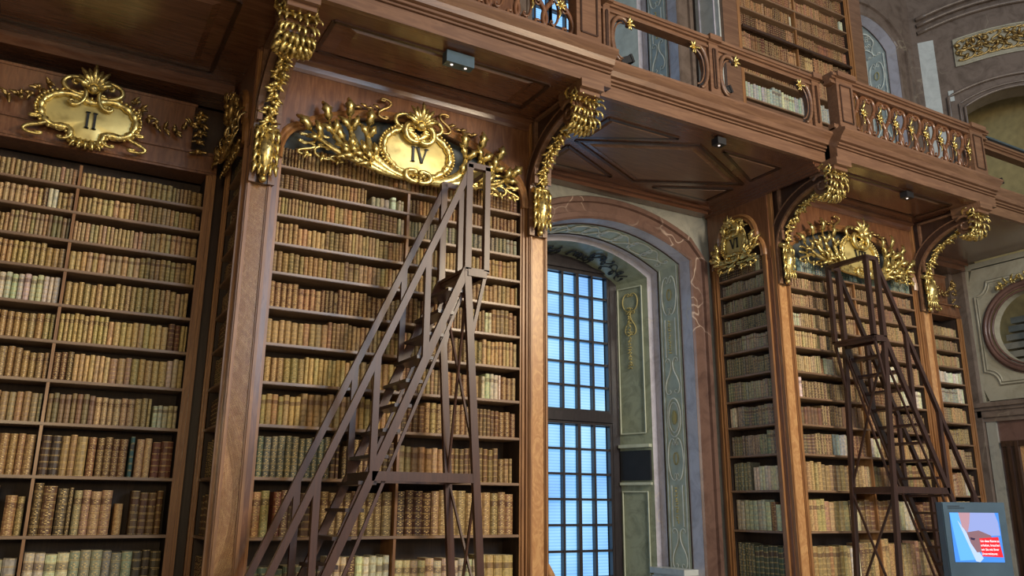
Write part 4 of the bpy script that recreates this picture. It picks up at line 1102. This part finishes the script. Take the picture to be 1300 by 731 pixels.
# ------------------------------------------------------------------ right pier with oval niche
PX = 15.2
mb = MB()
mb.box(14.96, PX+.05, 9.12, 9.45, H, SOF); mb.box(15.08, PX+.4, 8.92, 9.14, H, SOF); struct(mb, 'trim_pilaster_right', 'pbrown')
mb = MB(); mb.box(PX, PX+.1, 8.88, 9.2, 1.9, SOF)
cy, cz, ry, rz = 7.86, 3.22, .80, .78
n = 40
ell = lambda k, f=1.0, g=1.0: (cy+ry*f*math.cos(2*PI*k/n), cz+rz*g*math.sin(2*PI*k/n))
def sq(k):       # square boundary point in the same direction
    c, s_ = math.cos(2*PI*k/n), math.sin(2*PI*k/n); a = 1.02/max(abs(c), 1e-6); b = 1.02/max(abs(s_), 1e-6); t = min(a, (1.28)/max(abs(s_), 1e-6)); return (cy+c*t, cz+s_*t)
for k in range(n):
    a, b, c, d = ell(k), ell(k+1), sq(k+1), sq(k)
    mb.poly([(PX, *a), (PX, *b), (PX, *c), (PX, *d)])
mb.box(PX, PX+.3, 4.8, cy-1.02, 1.9, 4.56)
for z0, z1 in ((4.48, 4.6), (1.86, 1.96)): mb.box(PX, PX+.1, cy-1.02, cy+1.02, z0, z1)
struct(mb, 'wall_right', 'stone')
mb = MB()
for e, (f, rr, xo) in enumerate(((1.02, .040, -.03), (.95, .028, -.01), (.88, .022, .02), (1.09, .018, -.005))):
    mb.sweep([(PX+xo, cy+ry*f*math.cos(2*PI*k/n), cz+rz*f*math.sin(2*PI*k/n)) for k in range(n)], rr, 7, closed=True, up=(1, 0, 0))
struct(mb, 'trim_oval', 'redm')
mb = MB()
A = [(PX+.02, cy+ry*.88*math.cos(2*PI*k/n), cz+rz*.88*math.sin(2*PI*k/n)) for k in range(n+1)]; B = [(PX+.22, cy+ry*.86*math.cos(2*PI*k/n), cz+rz*.86*math.sin(2*PI*k/n)) for k in range(n+1)]
mb.strip(A, B); struct(mb, 'trim_oval_reveal', 'stone')
mb = MB()        # shaped panel moulding round the oval, with quarter-round corners
cor = []
for (sy, sz, a0) in ((1, 1, 0), (-1, 1, 1), (-1, -1, 2), (1, -1, 3)):
    c0 = (cy+sy*.94, cz+sz*.98)
    arc = [(c0[0]-sy*.26*math.cos(PI/2*k/6), c0[1]-sz*.26*math.sin(PI/2*k/6)) for k in range(7)]
    cor += arc if a0 in (1, 3) else arc[::-1]
for rr, sc_ in ((.022, 1.0), (.014, .95)):
    mb.sweep([(PX-.01, cy+(y-cy)*sc_, cz+(z-cz)*sc_) for y, z in cor], rr, 6, closed=True, up=(1, 0, 0))
struct(mb, 'trim_stucco_panel', 'stone')
mb = MB(); garland(mb, [(PX-.05, cy+.45, cz+.78), (PX-.05, cy+.2, cz+.9), (PX-.05, cy-.1, cz+.92)], .12, 31, out=(-1, 0, 0)); struct(mb, 'trim_gilt_spray', 'gold')
# view through the oval: pale stone staircase wall behind
mb = MB(); mb.box(PX+2.2, PX+2.4, 5.0, 11.5, H, SOF+.5); struct(mb, 'wall_beyond', 'yel')
for k in range(7):
    mb = MB(); mb.box(PX+.75+.12*k, PX+1.9, 7.3, 9.0, 2.50+.19*k, 2.50+.19*k+.12); o = build(mb, 'stair_step', 'grey')
    tag(o, 'grey stone step seen through the oval opening, %s from the bottom' % ORD[k+1], 'step', 'steps beyond the oval')
mb = MB()
for y0, y1, xo, z0, z1 in ((4.8, 9.02, .16, 1.78, 1.86), (4.8, 9.02, .22, 1.84, 1.92), (4.8, 9.0, .12, 1.66, 1.78), (4.8, 9.0, .07, 1.58, 1.66)): mb.box(PX-xo, PX+.1, y0, y1, z0, z1)
struct(mb, 'trim_ledge', 'pbrown')
mb = MB(); mb.box(PX, PX+.1, 4.8, 8.92, H, 1.66); struct(mb, 'wall_right_lower', 'redm')
mb = MB(); mb.box(PX-.05, PX+.02, 8.72, 8.90, H, 1.6); struct(mb, 'trim_right_strip', 'grey')
mb = MB()
for i, (y0, y1, xo) in enumerate(((8.56, 8.66, .05), (8.50, 8.56, .09), (8.42, 8.50, .06), (8.36, 8.42, .10))): mb.box(PX-xo, PX+.02, y0, y1, H, 1.15+.02*i)
mb.box(PX-.08, PX, 6.0, 8.66, 1.12, 1.22); struct(mb, 'door_1', 'dark')
mb = MB(); mb.box(PX-.03, PX+.02, 6.0, 8.36, H, 1.12); mb.box(PX-.06, PX-.03, 6.3, 8.16, H+.2, .98); struct(mb, 'door_leaf', 'pil')

# upper pier, turned a little towards the hall
a35 = math.radians(35); P0 = (15.2, 9.25)
def TP(u, v, z): return (P0[0]+u*math.sin(a35)+v*math.cos(a35), P0[1]-u*math.cos(a35)+v*math.sin(a35), z)
AO = arch_pts(1.62, .92, 8.0, .27, 20)
mb = MB(TP)
mb.box(.30, .70, 0, .4, 5.0, 8.0); mb.box(2.54, 5, 0, .4, 5.0, 12)
for i in range(20):
    (a, b), (c, d) = AO[i], AO[i+1]; mb.poly([(a, 0, b), (c, 0, d), (c, 0, 12), (a, 0, 12)]); mb.poly([(a, 0, b), (a, .5, b), (c, .5, d), (c, 0, d)])
mb.box(.30, .70, 0, .4, 8.0, 12); mb.box(-.15, .0, -.05, .4, 5, 12); mb.box(0, .30, .0, .4, 9.66, 12)
struct(mb, 'wall_upper_right', 'pbrown')
mb = MB(TP); mb.box(.0, .30, -.01, .4, 5.0, 9.66); struct(mb, 'trim_pale_strip', 'pale')
mb = MB(TP)
for off, rr, v in ((.0, .03, -.03), (.10, .022, -.02), (.30, .035, -.04)):
    mb.sweep([(1.62+(x-1.62)*(1+off), v, z+off*.9) for x, z in [(.70, 5.2)]+AO+[(2.54, 5.2)]], rr, 6)
for z0, k in ((9.86, .05), (10.02, .08), (10.16, .11)):
    mb.sweep([(1.62+(t*1.6), -k, z0+.28*(1-t*t)) for t in [-1+2*i/16 for i in range(17)]], .045, 6)
struct(mb, 'trim_archivolt', 'pbrown')
mb = MB(TP)
m = 14; lo = [(.66+1.92*i/m, 8.93+.10*math.sin(PI*i/m)) for i in range(m+1)]; hi = [(x, z+.62) for x, z in lo]
mb.strip([(x, -.02, z) for x, z in lo], [(x, -.02, z) for x, z in hi]); mb.sweep([(x, -.03, z) for x, z in lo+hi[::-1]], .02, 5, closed=True)
o = tag(build(mb, 'relief_panel', 'stone'), 'curved cream panel with gilded scroll relief above the upper arch', 'relief')
mb = MB(TP); rnd = random.Random(9)
for i in range(14):
    x = .78+1.70*i/13; z = 9.24+.10*math.sin(PI*(x-.66)/1.92)
    put_scroll(mb, 'C' if i % 2 else 'S', x-.1, x+.12, z-.22, z+.02, -.05, .022, 5); put_scroll(mb, 'S' if i % 2 else 'C', x+.1, x-.08, z, z+.24, -.05, .022, 5)
    for k in range(3): mb.leaf((x, -.05, z+rnd.uniform(-.15, .15)), (rnd.uniform(-1, 1), -.3, rnd.uniform(-1, 1)), (0, -1, 0), .14, .07)
build(mb, 'gilt_scrolls', 'goldd', o)
mb = MB(TP); mb.box(.44, .54, -.02, -.005, 8.18, 8.42); tag(build(mb, 'notice', 'pale'), 'small white notice on the brown pier left of the upper arch', 'sign')
mb = MB(); mb.box(16.2, 20, 10.5, 10.6, 4.5, 12); mb.box(17.4, 17.5, 4, 10.6, 4.5, 12); struct(mb, 'wall_upper_beyond', 'yel')

# ------------------------------------------------------------------ information terminal
kx, ky = 5.207, 3.217; d_ = Vector((5.38-5.035, 3.12-3.314, 0)).normalized(); nn = Vector((-d_.y, d_.x, 0))
def TK(u, v, z): p = Vector((kx, ky, 0))+d_*u+nn*v; return (p.x, p.y, z)
k_ = thing('information_terminal', 'grey free-standing screen terminal at bottom right', 'screen', (kx, ky, H))
mb = MB(TK); mb.box(-.20, .20, 0, .07, -.9, .052); mb.box(-.195, .195, -.006, 0, -.895, .047); build(mb, 'housing', 'steel', k_)
mb = MB(TK); mb.box(-.07, .07, .01, .06, H, -.9); mb.box(-.24, .24, -.15, .25, H, H+.03); build(mb, 'stand', 'steel', k_)
SCR = (-.160, .150, -.310, -.012)
def flatpoly(name, pts, mat, v, par):
    mb = MB(TK); x0, x1, z0, z1 = SCR
    mb.poly([(x0+(x1-x0)*p, v, z1-(z1-z0)*q) for p, q in pts]); return build(mb, name, mat, par)
scr = flatpoly('screen', [(0, 0), (1, 0), (1, 1), (0, 1)], emis('screen_blue', (.06, .24, .72), 1.0), -.008, k_)
flatpoly('screen_image', [(0, .0), (.18, 0), (.42, .95), (.10, .97)], emis('screen_light_blue', (.12, .40, .92), 1.0), -.0085, scr)
flatpoly('screen_image', [(.14, .15), (.24, .3), (.58, .92), (.50, 1), (.42, .98)], emis('screen_pale', (.42, .55, .85), 1.0), -.0088, scr)
flatpoly('screen_image', [(.18, 0), (.42, .0), (.38, .22), (.32, .42), (.22, .28)], emis('screen_pink', (.42, .24, .28), 1.0), -.0089, scr)
flatpoly('screen_image', [(.42, 0), (.92, .0), (.97, .2), (.98, .46), (.78, .47), (.30, .42), (.34, .22)], emis('screen_lilac', (.26, .32, .62), 1.0), -.0086, scr)
flatpoly('screen_image', [(.30, .40), (.55, .36), (.78, .46), (.85, .6), (.58, .8), (.46, .8), (.36, .62)], emis('screen_face', (.22, .12, .14), 1.0), -.0090, scr)
flatpoly('screen_image', [(.36, .5), (.46, .52), (.44, .56), (.37, .55)], emis('screen_dark', (.03, .02, .05), 1.0), -.0093, scr)
rd = flatpoly('red_caption', [(.54, .52), (.93, .49), (.98, .90), (.56, .88)], emis('screen_red', (.72, .02, .03), 1.0), -.0095, scr)
white = emis('screen_white', (.95, .85, .9), 1.2)
for i, tx in enumerate(('Um diese R\u00e4ume zu', 'erhalten, brauchen', 'wir Sie mit Ihrer', 'Unterst\u00fctzung.')):
    cu = bpy.data.curves.new('caption', 'FONT'); cu.body = tx; cu.size = .0165; cu.offset = .0002
    to = bpy.data.objects.new('tmp', cu); C.objects.link(to)
    me = bpy.data.meshes.new_from_object(to.evaluated_get(bpy.context.evaluated_depsgraph_get())); bpy.data.objects.remove(to)
    x0, x1, z0, z1 = SCR; ox = x0+(x1-x0)*.555; oz = z1-(z1-z0)*(.595+.085*i)
    mx = max(v.co.x for v in me.vertices); f = min(1, .118/mx)
    base = BASE[k_.name]
    for v in me.vertices:
        p = TK(ox+v.co.x*f, -.0100, oz+v.co.y*1.15); v.co = (p[0]-base[0], p[1]-base[1], p[2]-base[2])
    me.materials.append(white); o = bpy.data.objects.new('caption_line', me); C.objects.link(o); o.parent = scr
mb = MB(TK); mb.box(-.165, -.09, -.008, -.006, .026, .030); mb.box(-.165, -.06, -.008, -.006, .014, .018); build(mb, 'logo_strip', 'blackp', k_)

# chair behind the pilaster, only its curved back reaches into view
r = thing('wooden_armchair', 'brown wooden armchair behind the pilaster left of the window', 'chair', (5.0, 8.7, H))
mb = MB(); pts = [(4.72+.02*i, 8.45+.05*math.sin(i*.3), -.53-.0028*i*i) for i in range(14)]
pts = [(4.84, 8.45, -.54), (5.0, 8.45, -.55), (5.2, 8.45, -.59), (5.29, 8.45, -.66), (5.354, 8.45, -.76), (5.39, 8.47, -.92), (5.36, 8.5, -1.15)]
mb.sweep(pts, [.035, .04, .045, .045, .045, .04, .035], 8); build(mb, 'curved_back', 'pil', r)
mb = MB(); mb.box(4.8, 5.32, 8.35, 8.85, -1.17, -1.11); build(mb, 'seat', 'frame', r)
for x in (4.83, 5.29):
    for y in (8.38, 8.82):
        mb = MB(); mb.box(x-.02, x+.02, y-.02, y+.02, H, -1.17); build(mb, 'leg', 'frame', r)
